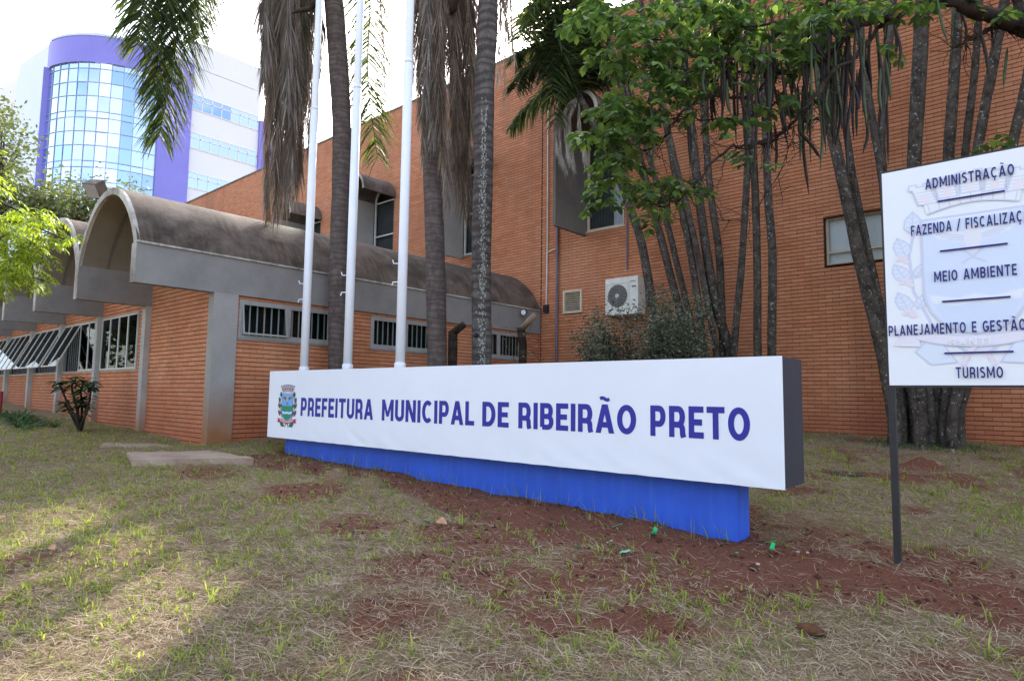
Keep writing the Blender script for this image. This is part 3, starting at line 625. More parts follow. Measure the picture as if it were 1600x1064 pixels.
# coat of arms in unit coordinates (width 1, height 2.05, origin bottom centre), drawn as thin flat shapes
def crest(par, ox, oz, W, H_, y, pal, hatch):
    lay = [0]
    def P(x, z): return (ox+x*W, oz+z*H_)
    def fill(name, pts, col):
        lay[0] += 1; mb = MB(); yy = y-.00003*lay[0]; mb.quad(*[(P(a, b)[0], yy, P(a, b)[1]) for a, b in pts]); return part(name, mb, pal[col], par)
    def line(name, pts, wd, col):
        lay[0] += 1; yy = y-.00003*lay[0]; L, Q = strip2d([P(a, b) for a, b in pts], wd*W); n = len(L)
        mb = MB().add([(a, yy, b) for a, b in L+Q], [(i, n+i, n+i+1, i+1) for i in range(n-1)]); return part(name, mb, pal[col], par)
    # branches with leaves and berries
    for s in (-1, 1):
        line('branch', [(s*.06, .08), (s*.24, .2), (s*.36, .42), (s*.38, .62), (s*.33, .78)], .02, 'line')
        for (cx, cz, ang, ln) in ((.42, .36, 70, .19), (.31, .36, 115, .15), (.43, .52, 68, .19), (.31, .53, 118, .15), (.42, .66, 75, .19), (.35, .79, 92, .2)):
            d = Vector((math.cos(R(ang)), math.sin(R(ang)))); q = Vector((-d.y, d.x)); ln2 = ln*.55
            def lp(u, v): pt = Vector((cx, cz*1))+Vector((d.x*u*ln, d.y*u*ln2))+Vector((q.x*v*ln, q.y*v*ln2)); return (s*pt.x, pt.y)
            o = [lp(-.5, 0), lp(-.2, .26), (lp(.2, .24)), lp(.6, 0), lp(.2, -.24), lp(-.2, -.26)]
            fill('laurel_leaf', o, 'leaf')
            line('leaf_outline', o+[o[0]], .010 if hatch else .014, 'line'); line('leaf_vein', [lp(-.5, 0), lp(.6, 0)], .008, 'line')
            if hatch:
                for u in (-.25, 0, .25):
                    line('leaf_vein', [lp(u, 0), lp(u+.15, .2)], .006, 'line'); line('leaf_vein', [lp(u, 0), lp(u+.15, -.2)], .006, 'line')
        for (bx, bz) in ((.40, .47), (.42, .6), (.39, .3)):
            for k in range(6): fill('berry', [(s*(bx+.028*math.cos(k)+.022*math.cos(j*1.05)), bz+.018*math.sin(k*1.7)+.011*math.sin(j*1.05)) for j in range(6)], 'red')
        lp2 = [(s*.12, .03), (s*.27, .02), (s*.36, .09), (s*.29, .15), (s*.2, .13)]
        fill('laurel_leaf', lp2, 'leaf'); line('leaf_outline', lp2+[lp2[0]], .010, 'line')
        line('stalk', [(s*.02, .14), (-s*.05, .08), (-s*.09, .01)], .03, 'red')
    # shield
    sh = [(-.295, .80), (.295, .80), (.295, .48)]+[(.295*math.cos(R(a)), .42+.24*math.sin(R(a))) for a in range(0, -181, -15)]+[(-.295, .48)]
    fill('shield', sh, 'sky')
    fill('chief', [(-.20, .80), (-.12, .83), (.12, .83), (.20, .80), (.2, .785), (-.2, .785)], 'pale')
    fill('field', [(-.29, .52), (.29, .52), (.29, .40), (.1, .375), (0, .39), (-.1, .375), (-.29, .40)], 'green')
    fill('river', [(-.262, .39), (-.1, .365), (0, .38), (.1, .365), (.262, .39), (.245, .345), (.1, .325), (0, .34), (-.1, .325), (-.245, .345)], 'pale')
    fill('field', [(-.24, .335), (-.1, .315), (0, .33), (.1, .315), (.24, .335), (.19, .26), (.08, .20), (-.08, .20), (-.19, .26)], 'green')
    line('shield_outline', sh+[sh[0]], .016, 'line')
    # eagle
    for s in (-1, 1):
        fill('wing', [(s*.03, .70), (s*.12, .74), (s*.25, .73), (s*.2, .69), (s*.11, .665), (s*.04, .655)], 'wing')
        if hatch:
            for k in range(4): line('feather', [(s*.05, .69-.008*k), (s*(.24-.03*k), .728-.016*k)], .006, 'line')
    fill('eagle_body', [(-.045, .735), (.0, .745), (.045, .735), (.05, .66), (.02, .60), (-.02, .60), (-.05, .66)], 'gold')
    line('claw', [(-.06, .62), (0, .57), (.07, .54)], .014, 'line'); line('claw', [(.06, .62), (0, .575), (-.07, .545)], .014, 'line')
    # mural crown
    cz = .83; band = [(-.26+.52*k/10, cz+.035*math.sin(math.pi*k/10)) for k in range(11)]
    fill('crown_band', band+[(x*1.06, z+.055) for x, z in band[::-1]], 'stone'); line('crown_band_edge', band, .01, 'line'); line('crown_band_edge', [(x*1.06, z+.055) for x, z in band], .01, 'line')
    for k, cx in enumerate((-.25, -.13, 0, .13, .25)):
        bz = cz+.05+.035*math.cos(cx*5.5); ln = cx*.18; wd = .055; hh = .085
        tw = [(cx-wd, bz), (cx+wd, bz), (cx+wd+ln*.8, bz+hh), (cx+wd+.012+ln, bz+hh), (cx+wd+.012+ln, bz+hh+.03), (cx+wd*.4+ln, bz+hh+.03), (cx+wd*.4+ln, bz+hh+.016), (cx-wd*.4+ln, bz+hh+.016), (cx-wd*.4+ln, bz+hh+.03), (cx-wd-.012+ln, bz+hh+.03), (cx-wd-.012+ln, bz+hh), (cx-wd+ln*.8, bz+hh)]
        fill('tower', tw, 'stone'); line('tower_outline', tw+[tw[0]], .009, 'line')
        if hatch:
            for q in range(1, 5): line('masonry', [(cx-wd+ln*q*.18, bz+hh*q/5), (cx+wd+ln*q*.18, bz+hh*q/5)], .005, 'line')
        fill('tower_door', [(cx-.022, bz+.006), (cx+.022, bz+.006), (cx+.022+ln*.3, bz+.04), (cx+ln*.4, bz+.055), (cx-.022+ln*.3, bz+.04)], 'door')
    if hatch:
        for q in range(9): x = -.24+.06*q; line('masonry', [(x, cz+.035*math.sin(math.pi*(x+.26)/.52)+.004), (x*1.05, cz+.05+.035*math.sin(math.pi*(x+.26)/.52))], .005, 'line')
    # ribbon
    rb = [(-.36+.72*k/12, .165+.05*abs(k/6-1)**2) for k in range(13)]
    for s in (-1, 1): fill('ribbon_end', [(s*.34, .20), (s*.5, .225), (s*.45, .18), (s*.5, .125), (s*.33, .115)], 'red2')
    fill('ribbon', rb+[(x, z-.055) for x, z in rb[::-1]], 'ribbon'); line('ribbon_edge', rb, .009, 'line'); line('ribbon_edge', [(x, z-.055) for x, z in rb], .009, 'line')
def flat(name, c): plain(name, c, .55, .01, 3, .25, 0); return M[name]
PAL = {k: flat('crest_'+k, c) for k, c in dict(line=(.05, .05, .08), leaf=(.02, .16, .09), sky=(.18, .38, .78), pale=(.62, .7, .8), green=(.03, .26, .14), red=(.4, .02, .04), red2=(.45, .02, .05), ribbon=(.75, .35, .38), stone=(.45, .42, .48), door=(.4, .08, .1), wing=(.12, .15, .2), gold=(.5, .42, .25)).items()}
PALE = {k: flat('faint_'+k, c) for k, c in dict(line=(.60, .63, .79), leaf=(.68, .75, .87), sky=(.65, .73, .90), pale=(.76, .80, .88), green=(.63, .71, .89), red=(.76, .70, .80), red2=(.75, .73, .83), ribbon=(.75, .73, .83), stone=(.78, .81, .87), door=(.79, .73, .80), wing=(.74, .78, .87), gold=(.75, .76, .84)).items()}
flat('dir_navy', (.028, .028, .17)); plain('dir_panel', (.78, .81, .87), .4, .01, 3, .35, 0)
# ------------------------------------------------------------------ the long town-hall sign
SX0, SX1, SZ0, SZ1, SY = -9.37, -1.65, .825, 1.83, 5.0
ns = thing('name_sign', (-5.5, SY+.25, .3), 'long white town hall name sign on a bright blue plinth', 'sign')
nb = MB(); NXX, NZZ = 150, 24                           # stretched cloth with creases along the lower edge
def cloth(x, z):
    u = (z-SZ0)/(SZ1-SZ0); c = .004*math.sin(x*1.3)*u*(1-u)*4; e = math.exp(-u*6)
    c += e*.013*noise.noise(Vector((x*4+u*7, u*2, 1)))+e*.007*noise.noise(Vector((x*12+u*16, u*3, 4)))+.0012*noise.noise(Vector((x*1.3, u*2, 9)))
    return SY-abs(.012*u*(1-u)*4)*0+c
for j in range(NZZ+1):
    for i in range(NXX+1):
        x = SX0+(SX1-SX0)*i/NXX; z = SZ0+(SZ1-SZ0)*j/NZZ
        edge = 0 if 0 < i < NXX and 0 < j < NZZ else 1
        zz = z+(.004*noise.noise(Vector((x*6, 0, 3))) if j == 0 else 0)
        nb.v.append((x, cloth(x, z) if not edge else SY, zz))
nb.f += [(j*(NXX+1)+i, j*(NXX+1)+i+1, (j+1)*(NXX+1)+i+1, (j+1)*(NXX+1)+i) for j in range(NZZ) for i in range(NXX)]
pn = part('banner_panel', nb, M['banner'], ns, True)
part('box_side', MB().box((SX0+.002, SY+.012, SZ0+.008), (SX1-.002, SY+.47, SZ1-.006)), M['banner_side'], ns)
part('banner_fold', MB().box((SX1-.03, SY+.002, SZ0+.003), (SX1, SY+.011, SZ1-.002)).box((SX0, SY+.002, SZ0+.003), (SX0+.03, SY+.011, SZ1-.002)).box((SX0+.03, SY+.002, SZ1-.02), (SX1-.03, SY+.02, SZ1-.001)), M['banner'], ns)
part('plinth', MB().box((-9.1, SY+.157, .1), (-2.075, SY+.40, SZ0+.006)), M['sign_blue'], ns)
for wd, x0, x1 in (('PREFEITURA', -8.44, -6.71), ('MUNICIPAL', -6.53, -4.91), ('DE', -4.79, -4.41), ('RIBEIRÃO', -4.28, -2.91), ('PRETO', -2.77, -1.90)):
    write(wd, x0, x1, 1.172, .262, lambda a, b: cloth(a, b)-.0025, .195, pn, M['letter_blue'], .105)
crest(pn, -8.815, .985, .54, .62, cloth(-8.8, 1.3)-.003, PAL, False)
# ------------------------------------------------------------------ directory sign
DY = 5.3; dx0, dx1, dz0, dz1 = -.995, .065, 1.612, 3.185
ds = thing('directory_sign', (-.47, DY, .35), 'white directory board with a faint coat of arms on black metal posts', 'sign')
dp = part('board', MB().box((dx0, DY, dz0), (dx1, DY+.02, dz1)), M['dir_panel'], ds)
fr = MB()
for q in ((dx0-.014, dz0-.016, dx1+.014, dz0), (dx0-.014, dz1, dx1+.014, dz1+.016), (dx0-.014, dz0, dx0, dz1), (dx1, dz0, dx1+.014, dz1)): fr.box((q[0], DY+.004, q[1]), (q[2], DY+.045, q[3]))
part('frame', fr, M['black_metal'], ds)
part('post', MB().box((-1.01, DY+.005, .2), (-.965, DY+.05, dz0-.016), None), M['black_metal'], ds); part('post', MB().box((.035, DY+.005, .15), (.08, DY+.05, dz0-.016)), M['black_metal'], ds)
crest(dp, -.462, 1.73, 1.0, 1.32, DY-.001, PALE, True)
yy = DY-.0165
for txt, x0, x1, z in (('ADMINISTRAÇÃO', -.722, -.22, 3.005), ('FAZENDA / FISCALIZAÇÃO', -.82, -.112, 2.682), ('MEIO AMBIENTE', -.692, -.235, 2.333), ('PLANEJAMENTO E GESTÃO', -.985, -.205, 1.968), ('TURISMO', -.592, -.335, 1.660)):
    write(txt, x0, x1, z, .075, yy, .165, dp, M['dir_navy'], .17)
write('RANTIV', -.62, -.36, 1.885, .045, DY-.0162, .15, dp, M['dir_panel'], .2)
for z in (2.905, 2.548, 2.192, 1.832): part('rule', MB().box((-.652, yy, z-.0065), (-.275, yy+.002, z+.0065)), M['dir_navy'], dp)
# ------------------------------------------------------------------ flagpoles
Fh = Vector((math.sin(yaw), math.cos(yaw), 0))
def av(px, py, D):
    d = CF*FPX+CR*(px-800)+CU*(532-py); return CAM+d*(D/d.dot(Fh))
def zfor(x, y, py):
    lo, hi = -5, 60
    for _ in range(40):
        m = (lo+hi)/2
        if proj((x, y, m))[1] > py: lo = m
        else: hi = m
    return lo
for (px, py, st, cl, pos) in ((475, 577, 170, (455, 448), 'leftmost'), (543, 573, 137, (449, 441), 'middle'), (625, 571, 97, (422, 425), 'rightmost')):
    b = atY(px, py, 5.62); x, y = b.x, b.y; gb = gzs(x, y)
    fp = thing('flagpole', (x, y, gb), {'leftmost': 'white stepped flagpole in front of the dead frond skirt, leftmost of three', 'middle': 'white stepped flagpole just right of the first palm trunk, middle of three', 'rightmost': 'white stepped flagpole beside the tall second palm, rightmost of three'}[pos], 'flagpole', 'white flagpoles behind the name sign')
    z1 = zfor(x, y, st)
    part('lower_tube', MB().tube([(x, y, gb-.05), (x, y, z1)], .066, 20), M['paint_white'], fp, True)
    part('upper_tube', MB().tube([(x, y, z1-.05), (x, y, z1+.02), (x, y, z1+5)], [.057, .057, .054], 20), M['paint_white'], fp, True)
    part('joint_collar', MB().tube([(x, y, z1-.03), (x, y, z1), (x, y, z1+.06)], [.0675, .066, .051], 20), M['paint_white'], fp, True)
    part('base_collar', MB().tube([(x, y, b.z-.12), (x, y, b.z+.03), (x, y, b.z+.04)], [.08, .08, .067], 20), M['paint_white'], fp, True)
    zc = b.z+(1.0 if pos != 'leftmost' else 1.1)
    for dz, s in ((0, -1), (.33, 1)):
        z = zfor(x, y, {'leftmost': 468, 'middle': 457, 'rightmost': 441}[pos])+dz*.8
        d = CR*-1
        part('cleat', MB().tube([Vector((x, y, z))+d*.06, Vector((x, y, z))+d*.13, Vector((x, y, z+s*.05))+d*.145], .009, 6), M['paint_white'], fp)
# ------------------------------------------------------------------ leaves
def blade(mb, p, d, ln, wd, droop, seg=3, roll=None):
    d = Vector(d).normalized(); side = d.cross(Vector((0, 0, 1)))
    if side.length < .1: side = Vector((1, 0, 0))
    side.normalize()
    if roll: side = Matrix.Rotation(roll, 3, d) @ side
    n0 = len(mb.v); q = Vector(p)
    for k in range(seg+1):
        u = k/seg; w_ = wd*(1-u)**.6 if k else wd*.6
        if k == seg: mb.v.append(tuple(q))
        else: mb.v += [tuple(q+side*w_/2), tuple(q-side*w_/2)]
        d = (d+Vector((0, 0, -1))*droop/seg).normalized(); q = q+d*ln/seg
    for k in range(seg-1): a = n0+2*k; mb.f.append((a, a+1, a+3, a+2))
    a = n0+2*(seg-1); mb.f.append((a, a+1, a+2))
def catmull(pts, n):
    pts = [Vector(p) for p in pts]; P = [2*pts[0]-pts[1]]+pts+[2*pts[-1]-pts[-2]]; out = []
    segs = len(pts)-1
    for i in range(n):
        u = i/(n-1)*segs; k = min(int(u), segs-1); f = u-k; a, b, c, d = P[k:k+4]
        out.append(.5*((2*b)+(c-a)*f+(2*a-5*b+4*c-d)*f*f+(3*b-3*c+d-a)*f**3))
    return out
def frond(par, pts, leaf, nper, wd, droop, mleaf, mstem, outw=.9, along=.5, start=.12, jit=.25, name='frond', thick=.022, tw=0):
    c = catmull(pts, 26); lf = MB(); st = MB(); m = len(c)
    st.tube(c, [thick*(1-.8*i/(m-1)) for i in range(m)], 5)
    for i in range(nper):
        u = start+(1-start)*(i+.5)/nper; x = u*(m-1); k = min(int(x), m-2); p = c[k].lerp(c[k+1], x-k); t = (c[k+1]-c[k]).normalized()
        sd = t.cross(Vector((0, 0, 1)))
        if sd.length < .62: sd = CR+Vector((.15, .25, 0))
        sd.normalize(); sd = Matrix.Rotation(tw, 3, t) @ sd
        L = leaf*(.35+.65*math.sin(math.pi*min(1, .15+.8*u))) if name == 'frond' else leaf*(.6+.4*math.sin(math.pi*u))
        for s in (-1, 1):
            d = sd*s*outw+t*along+Vector((random.uniform(-jit, jit), random.uniform(-jit, jit), random.uniform(-jit, jit)))
            blade(lf, p, d, L*random.uniform(.8, 1.15), wd*random.uniform(.7, 1.2), droop*random.uniform(.6, 1.4), 4, random.uniform(-.9, .9))
    o = part(name, st, mstem, par, True); part('leaflets', lf, mleaf, o, kind='stuff'); return o
def ringtrunk(par, pts, r0, r1, mat, ring=.13, name='trunk', n=16, amp=.03):
    L = sum((Vector(pts[i+1])-Vector(pts[i])).length for i in range(len(pts)-1)); m = int(L/ring*2)+2; c = catmull(pts, m)
    rr = [(r0+(r1-r0)*i/(m-1))*(1+(amp if i % 2 else -amp*.4)*random.uniform(.1, 1)+.03*math.sin(i*.31)*math.sin(i*.13)) for i in range(m)]
    return part(name, MB().tube(c, rr, n, True, .015), mat, par, True)
def palm(D, base, tr, r0, r1, label, group, mat='bark_palm'):
    pts = [av(px, py, D) for px, py in tr]; b = pts[0]; gb = Vector((pts[0].x+(pts[0].x-pts[1].x)*.0, pts[0].y, gzs(pts[0].x, pts[0].y)-.1))
    p = thing('palm_tree', (gb.x, gb.y, gb.z+.1), label, 'palm tree', group)
    ringtrunk(p, [gb]+pts, r0, r1, M[mat], amp=.007 if mat == 'bark_royal' else .017); return p, pts[-1]
gp = 'tall palms behind the name sign'
# first palm
DA = 11.6
pA, cA = palm(DA, None, [(526, 575), (529, 400), (533.5, 270), (534, 200), (530, 120), (521, 0), (508, -95)], .155, .19, 'first tall palm from the left, leaning, with a thick skirt of dead grey fronds', gp)
frond(pA, [cA, av(430, -150, DA-.6), av(325, -80, DA-1), av(286, 10, DA-1.1), av(268, 120, DA-1.1), av(248, 215, DA-1.1)], 1.15, 230, .042, 1.1, M['leaf_palm'], M['leaf_palm_dark'], along=.75, start=.3, outw=.8)
frond(pA, [cA, av(420, -160, DA-.7), av(290, -90, DA-1.2), av(262, 0, DA-1.2), av(250, 80, DA-1.2), av(238, 150, DA-1.2)], 1.05, 190, .042, 1.1, M['leaf_palm'], M['leaf_palm_dark'], along=.75, start=.3)
frond(pA, [cA, av(400, -160, DA-.9), av(260, -90, DA-1.5), av(225, 0, DA-1.5), av(215, 70, DA-1.5)], 1.0, 170, .042, 1.2, M['leaf_palm'], M['leaf_palm_dark'], start=.3)
frond(pA, [cA, av(410, -170, DA-.4), av(330, -110, DA-.4), av(312, -20, DA-.4), av(310, 60, DA-.4)], 1.0, 170, .042, 1.2, M['leaf_palm'], M['leaf_palm_dark'], start=.3)
frond(pA, [cA, av(566, -90, DA+.3), av(578, 0, DA+.4), av(574, 100, DA+.4), av(580, 175, DA+.4), av(590, 248, DA+.4)], 1.0, 190, .04, 1.1, M['leaf_palm'], M['leaf_palm_dark'], along=.7)
frond(pA, [cA, av(560, -110, DA+.1), av(590, -20, DA+.1), av(598, 60, DA+.1), av(603, 165, DA+.1)], .3, 70, .02, 1.6, M['frond_dead_pale'], M['frond_dead'], along=.9, outw=.4)
frond(pA, [cA, av(500, -60, DA-.2), av(478, 0, DA-.3), av(462, 60, DA-.3), av(470, 160, DA-.3)], .5, 60, .03, 1.1, M['leaf_palm'], M['leaf_palm_dark'], along=.7)
def deadfrond(p, c, x0, x1, y1, D, n=150, leaf=.75, ow=.28, mt='frond_dead', ytop=-70):
    xm = (x0+x1)/2
    frond(p, [c, av(c_px(c, .5, x0), ytop-20, D), av(x0, ytop+60, D), av(xm+random.uniform(-4, 4), (ytop+y1)/2, D+random.uniform(-.1, .1)), av(x1, y1-28, D)], leaf, int(n*2.1), .019, 1.1, M[mt], M['frond_dead'], outw=ow, along=.95, start=.22, jit=.16, name='dead_frond', thick=.016)
def c_px(c, f, x): return proj(c)[0]*(1-f)+x*f
for (x0, x1, y1, dd) in ((416, 412, 150, -.5), (424, 424, 235, -.3), (436, 440, 300, -.2), (440, 432, 340, 0), (447, 455, 290, .1), (458, 446, 345, -.1), (470, 470, 280, .15), (478, 462, 330, .3), (486, 484, 265, .25), (432, 418, 372, .2), (446, 430, 365, -.3), (455, 440, 352, .1), (468, 452, 330, -.2), (476, 470, 320, .2), (462, 460, 300, .3), (430, 415, 348, .3), (465, 458, 240, -.35), (495, 496, 130, .1), (450, 448, 200, -.5), (442, 428, 310, -.4), (426, 420, 190, .2), (478, 476, 200, -.2)):
    deadfrond(pA, cA, x0, x1, y1, DA-.1+dd*.7, 130, .8, .22, random.choice(['frond_dead', 'frond_dead_pale', 'frond_dead']))
part('flower_spathe', MB().tube(catmull([cA, av(496, -10, DA-.8), av(485, 12, DA-.9), av(468, 17, DA-.9), av(455, 22, DA-.9)], 10), [.03, .05, .06, .06, .055, .05, .04, .03, .02, .005], 8), M['bark_dark'], pA, True)
# second palm
DB = 10.5
pB, cB = palm(DB, None, [(683, 572), (680, 400), (676, 260), (679, 150), (683, 0), (686, -60)], .16, .165, 'second tall palm, ringed trunk half covered by brown hanging dead fronds', gp)
for (x0, x1, y1, dd, lf) in ((648, 640, 140, -.2, .5), (656, 657, 200, -.3, .6), (664, 662, 250, -.3, .6), (672, 676, 225, -.4, .7), (680, 690, 255, -.4, .7), (694, 700, 320, -.2, .8), (704, 708, 250, 0, .8), (712, 716, 300, .2, .8), (722, 724, 330, .3, .8), (732, 728, 270, .2, .8), (716, 722, 200, .4, .8), (738, 737, 210, .3, .7), (706, 712, 180, -.2, .7), (668, 664, 170, -.5, .6), (690, 686, 180, -.45, .7), (726, 732, 355, .45, .6)):
    deadfrond(pB, cB, x0, x1, y1+18, DB+dd, 130, lf, .24, random.choice(['frond_dead', 'frond_dead', 'frond_dead_pale']))
for (x0, x1, y1, dd) in ((782, 778, 130, .5), (790, 788, 165, .6), (797, 803, 90, .7), (786, 795, 60, .8)):
    frond(pB, [cB, av(740, -120, DB+.2), av(x0-4, -60, DB+dd), av(x0, 0, DB+dd), av(x1, y1, DB+dd)], .45, 80, .022, 1.3, M['frond_dead_pale'], M['frond_dead'], outw=.2, along=.8, start=.3, name='dead_frond', thick=.014)
frond(pB, [cB, av(640, -90, DB), av(634, -20, DB), av(645, 90, DB), av(640, 130, DB)], .35, 70, .022, 1.5, M['frond_dead_pale'], M['frond_dead'], outw=.3, name='dead_frond')
part('flower_spathe', MB().tube([av(700, -40, DB-.3), av(701, -10, DB-.3), av(700, 14, DB-.3), av(699, 24, DB-.3)], [.1, .19, .15, .03], 12), M['bark_dark'], pB, True)
# third palm
DC = 9.9
pC, cC = palm(DC, None, [(752.5, 570), (752, 400), (755, 270), (757, 140), (763, 0), (766, -330)], .15, .165, 'third tall palm, straight smooth grey trunk with a pale lichen stripe', gp, 'bark_royal')
li = MB()
for k in range(900):
    u = random.random(); py = 150+420*u; px = 757-(u)*4+random.gauss(0, 2.6+2*u)
    d = abs(px-756+4*u)/9
    if random.random() < d*.8: continue
    q = av(px, py, DC-.158); s = random.uniform(.005, .017); a = random.random()*6
    li.add([q+CR*s*math.cos(a+j*1.26)*random.uniform(.6, 1)+Vector((0, 0, 1))*s*1.3*math.sin(a+j*1.26) for j in range(5)], [(0, 1, 2, 3, 4)])
part('lichen_patch', li, M['lichen'], pC, kind='stuff')
part('knot_hole', MB().tube([av(745, 524, DC-.13), av(745, 523, DC-.175)], [.045, .02], 8), M['room_dark'], pC)
# upper crowns, out of the picture, throwing the dappled shade
for p_, c_, n_ in ((pA, cA, 9), (pB, cB, 9), (pC, cC, 11)):
    for k in range(n_):
        a = 2*math.pi*k/n_+.3; d = Vector((math.cos(a), math.sin(a), 0)); L = random.uniform(2.2, 3)
        frond(p_, [c_, c_+d*L*.35+Vector((0, 0, 1.1)), c_+d*L*.75+Vector((0, 0, 1.2)), c_+d*L+Vector((0, 0, .5))], .7, 42, .03, .6, M['leaf_palm'], M['leaf_palm_dark'])
# small palm against the wall, its trunk leaning out of the clump
YD = 12.0
pts = [atY(1040, 620, YD), atY(1012, 430, YD), atY(990, 340, YD-.1), atY(955, 250, YD-.3), atY(905, 150, YD-.4)]
b = pts[0]; b.z = gzs(b.x, b.y)-.05
pD = thing('palm_tree', b, 'short bushy palm leaning left from the clump, green fronds over the hooded window', 'palm tree')
part('trunk', MB().tube(catmull(pts, 22), [.10-.02*i/21 for i in range(22)], 9, True, .05), M['bark_clump'], pD, True); cD = pts[-1]
DDp = cD.dot(Fh)-CAM.dot(Fh)
def dpt(l, dd=0): return [cD]+[av(x, y, DDp+dd*(i+1)/len(l)) for i, (x, y) in enumerate(l)]
for l, lf, mt, dr in (([(900, 60), (928, 10), (945, 20)], .6, 'leaf_palm_dark', .7), ([(895, 50), (885, -30), (880, -60)], .7, 'leaf_palm_dark', .5), ([(885, 60), (850, 5), (818, 25), (812, 60)], .55, 'leaf_palm', .7),
    ([(880, 100), (845, 78), (815, 82), (806, 92)], .5, 'leaf_palm_dark', .9), ([(880, 118), (850, 98), (818, 112), (803, 140)], .5, 'leaf_palm_dark', 1.0), ([(885, 140), (855, 140), (820, 172), (797, 200)], .5, 'leaf_palm', 1.0),
    ([(890, 90), (870, 20), (858, -30)], .7, 'leaf_palm_dark', .9), ([(895, 90), (912, 30), (916, -30)], .7, 'leaf_palm_dark', .9), ([(890, 110), (870, 60), (862, 120), (868, 190)], .6, 'leaf_palm', 1.2),
    ([(890, 110), (895, 50), (890, 90), (888, 160)], .6, 'leaf_palm_dark', 1.2), ([(900, 110), (920, 60), (935, 90), (938, 140)], .5, 'leaf_palm_dark', 1.1), ([(890, 120), (880, 60), (876, 30), (850, 60), (842, 110)], .6, 'leaf_palm_dark', 1.1),
    ([(900, 130), (930, 110), (950, 130)], .45, 'leaf_palm_dark', 1.0), ([(885, 100), (860, 30), (835, 10), (828, 60)], .55, 'leaf_palm', 1.0), ([(895, 80), (905, 0), (900, 40), (905, 110)], .7, 'leaf_palm_dark', 1.1), ([(885, 80), (872, 0), (865, 50), (870, 120)], .7, 'leaf_palm_dark', 1.1)):
    frond(pD, dpt(l, random.uniform(-.8, .5)), lf*1.5, 95, .055, dr, M[mt], M['leaf_palm_dark'], along=.45, start=.1)
for l in ([(878, 180), (876, 230), (884, 262)], [(884, 170), (886, 220), (890, 250)], [(872, 190), (870, 220), (878, 250)], [(890, 180), (893, 230), (897, 258)], [(905, 190), (912, 225), (915, 250)]):
    frond(pD, dpt(l, -.5), .45, 90, .02, 1.3, M['frond_dead_pale'], M['frond_dead'], outw=.15, along=.95, start=.05, jit=.1, name='dead_frond', thick=.015)
# clumps of slender palm stems
def clump(name, label, stems, Y0, centre):
    c = atY(centre[0], centre[1], Y0); c.z = gzs(c.x, c.y); t_ = thing(name, c, label, 'palm clump')
    for i, (l, wpx) in enumerate(stems):
        Y = Y0+random.uniform(-.35, .35); P = [atY(x, y, Y) for x, y in l]
        b_ = P[0].copy(); b_.z = gzs(b_.x, b_.y)-.05; r_ = wpx*.0053
        if l[-1][1] < 25: q_ = P[-1]+(P[-1]-P[-2]).normalized()*2.4; q_.y = Y; P.append(q_)
        c_ = catmull([b_]+P, 30); part('stem', MB().tube(c_, [r_*(1.12-.25*k/29)*(1+.02*math.sin(k*2.4)) for k in range(30)], 9, True, .05), M['bark_clump'], t_, True)
        if l[-1][1] < 25:
            tp = P[-1]
            for k in range(5):
                an = k*1.257+i; d_ = Vector((math.cos(an), math.sin(an)*.7-.25, 0)); L_ = random.uniform(.9, 1.3)
                frond(t_, [tp, tp+d_*L_*.35+Vector((0, 0, .75)), tp+d_*L_*.8+Vector((0, 0, .85)), tp+d_*L_*1.1+Vector((0, 0, .45))], .45, 34, .035, .5, M['leaf_palm_dark'], M['leaf_palm_dark'], thick=.014)
    return t_
clA = clump('palm_clump', 'clump of slender speckled palm stems rising behind the right end of the name sign', [
    ([(1078, 560), (1040, 400), (1003, 260), (962, 100), (935, 20), (920, -60)], 15), ([(1100, 560), (1085, 430), (1060, 300), (1036, 170), (1010, 60), (995, -40)], 13),
    ([(1142, 560), (1117, 470), (1095, 330), (1080, 200), (1066, 90), (1055, -30)], 17), ([(1130, 560), (1124, 400), (1110, 300), (1098, 150), (1090, 60), (1085, -30)], 13),
    ([(1146, 560), (1160, 400), (1170, 200), (1166, 60), (1160, -40)], 12), ([(1184, 560), (1183, 400), (1178, 250), (1170, 120), (1168, -30)], 13),
    ([(1206, 560), (1207, 400), (1200, 300), (1194, 120), (1190, -30)], 14), ([(1090, 560), (1062, 430), (1030, 300), (990, 160), (975, 80)], 12),
    ([(1120, 560), (1105, 470), (1080, 350), (1050, 230), (1030, 120), (1020, 20)], 11)], 11.9, (1130, 560))
clB = clump('palm_clump', 'clump of dark leaning palm stems rooted by the wall behind the directory board', [
    ([(1396, 640), (1372, 520), (1342, 400), (1312, 260), (1290, 160), (1275, 60), (1265, -30)], 19), ([(1408, 640), (1384, 520), (1358, 400), (1335, 290), (1322, 200), (1316, 120)], 12),
    ([(1430, 640), (1400, 440), (1377, 270), (1354, 132), (1346, 60), (1340, -30)], 12), ([(1428, 640), (1392, 400), (1377, 240), (1380, 170), (1390, 60), (1398, -30)], 13),
    ([(1440, 640), (1427, 400), (1426, 262), (1434, 100), (1440, -30)], 17), ([(1455, 640), (1436, 400), (1433, 262), (1443, 100), (1448, -30)], 12), ([(1462, 640), (1475, 400), (1482, 250), (1492, 100), (1498, -30)], 16),
    ([(1470, 640), (1492, 400), (1508, 240), (1524, 100), (1532, -30)], 11), ([(1478, 640), (1505, 400), (1527, 240), (1550, 110), (1570, 0), (1580, -60)], 14), ([(1490, 645), (1545, 400), (1582, 225), (1606, 120), (1620, 20)], 14),
    ([(1500, 640), (1528, 560), (1580, 420), (1640, 250)], 13), ([(1410, 640), (1402, 540), (1390, 420)], 15), ([(1447, 640), (1450, 500), (1455, 300)], 16), ([(1424, 640), (1418, 500), (1410, 300)], 14)], 12.35, (1445, 640))
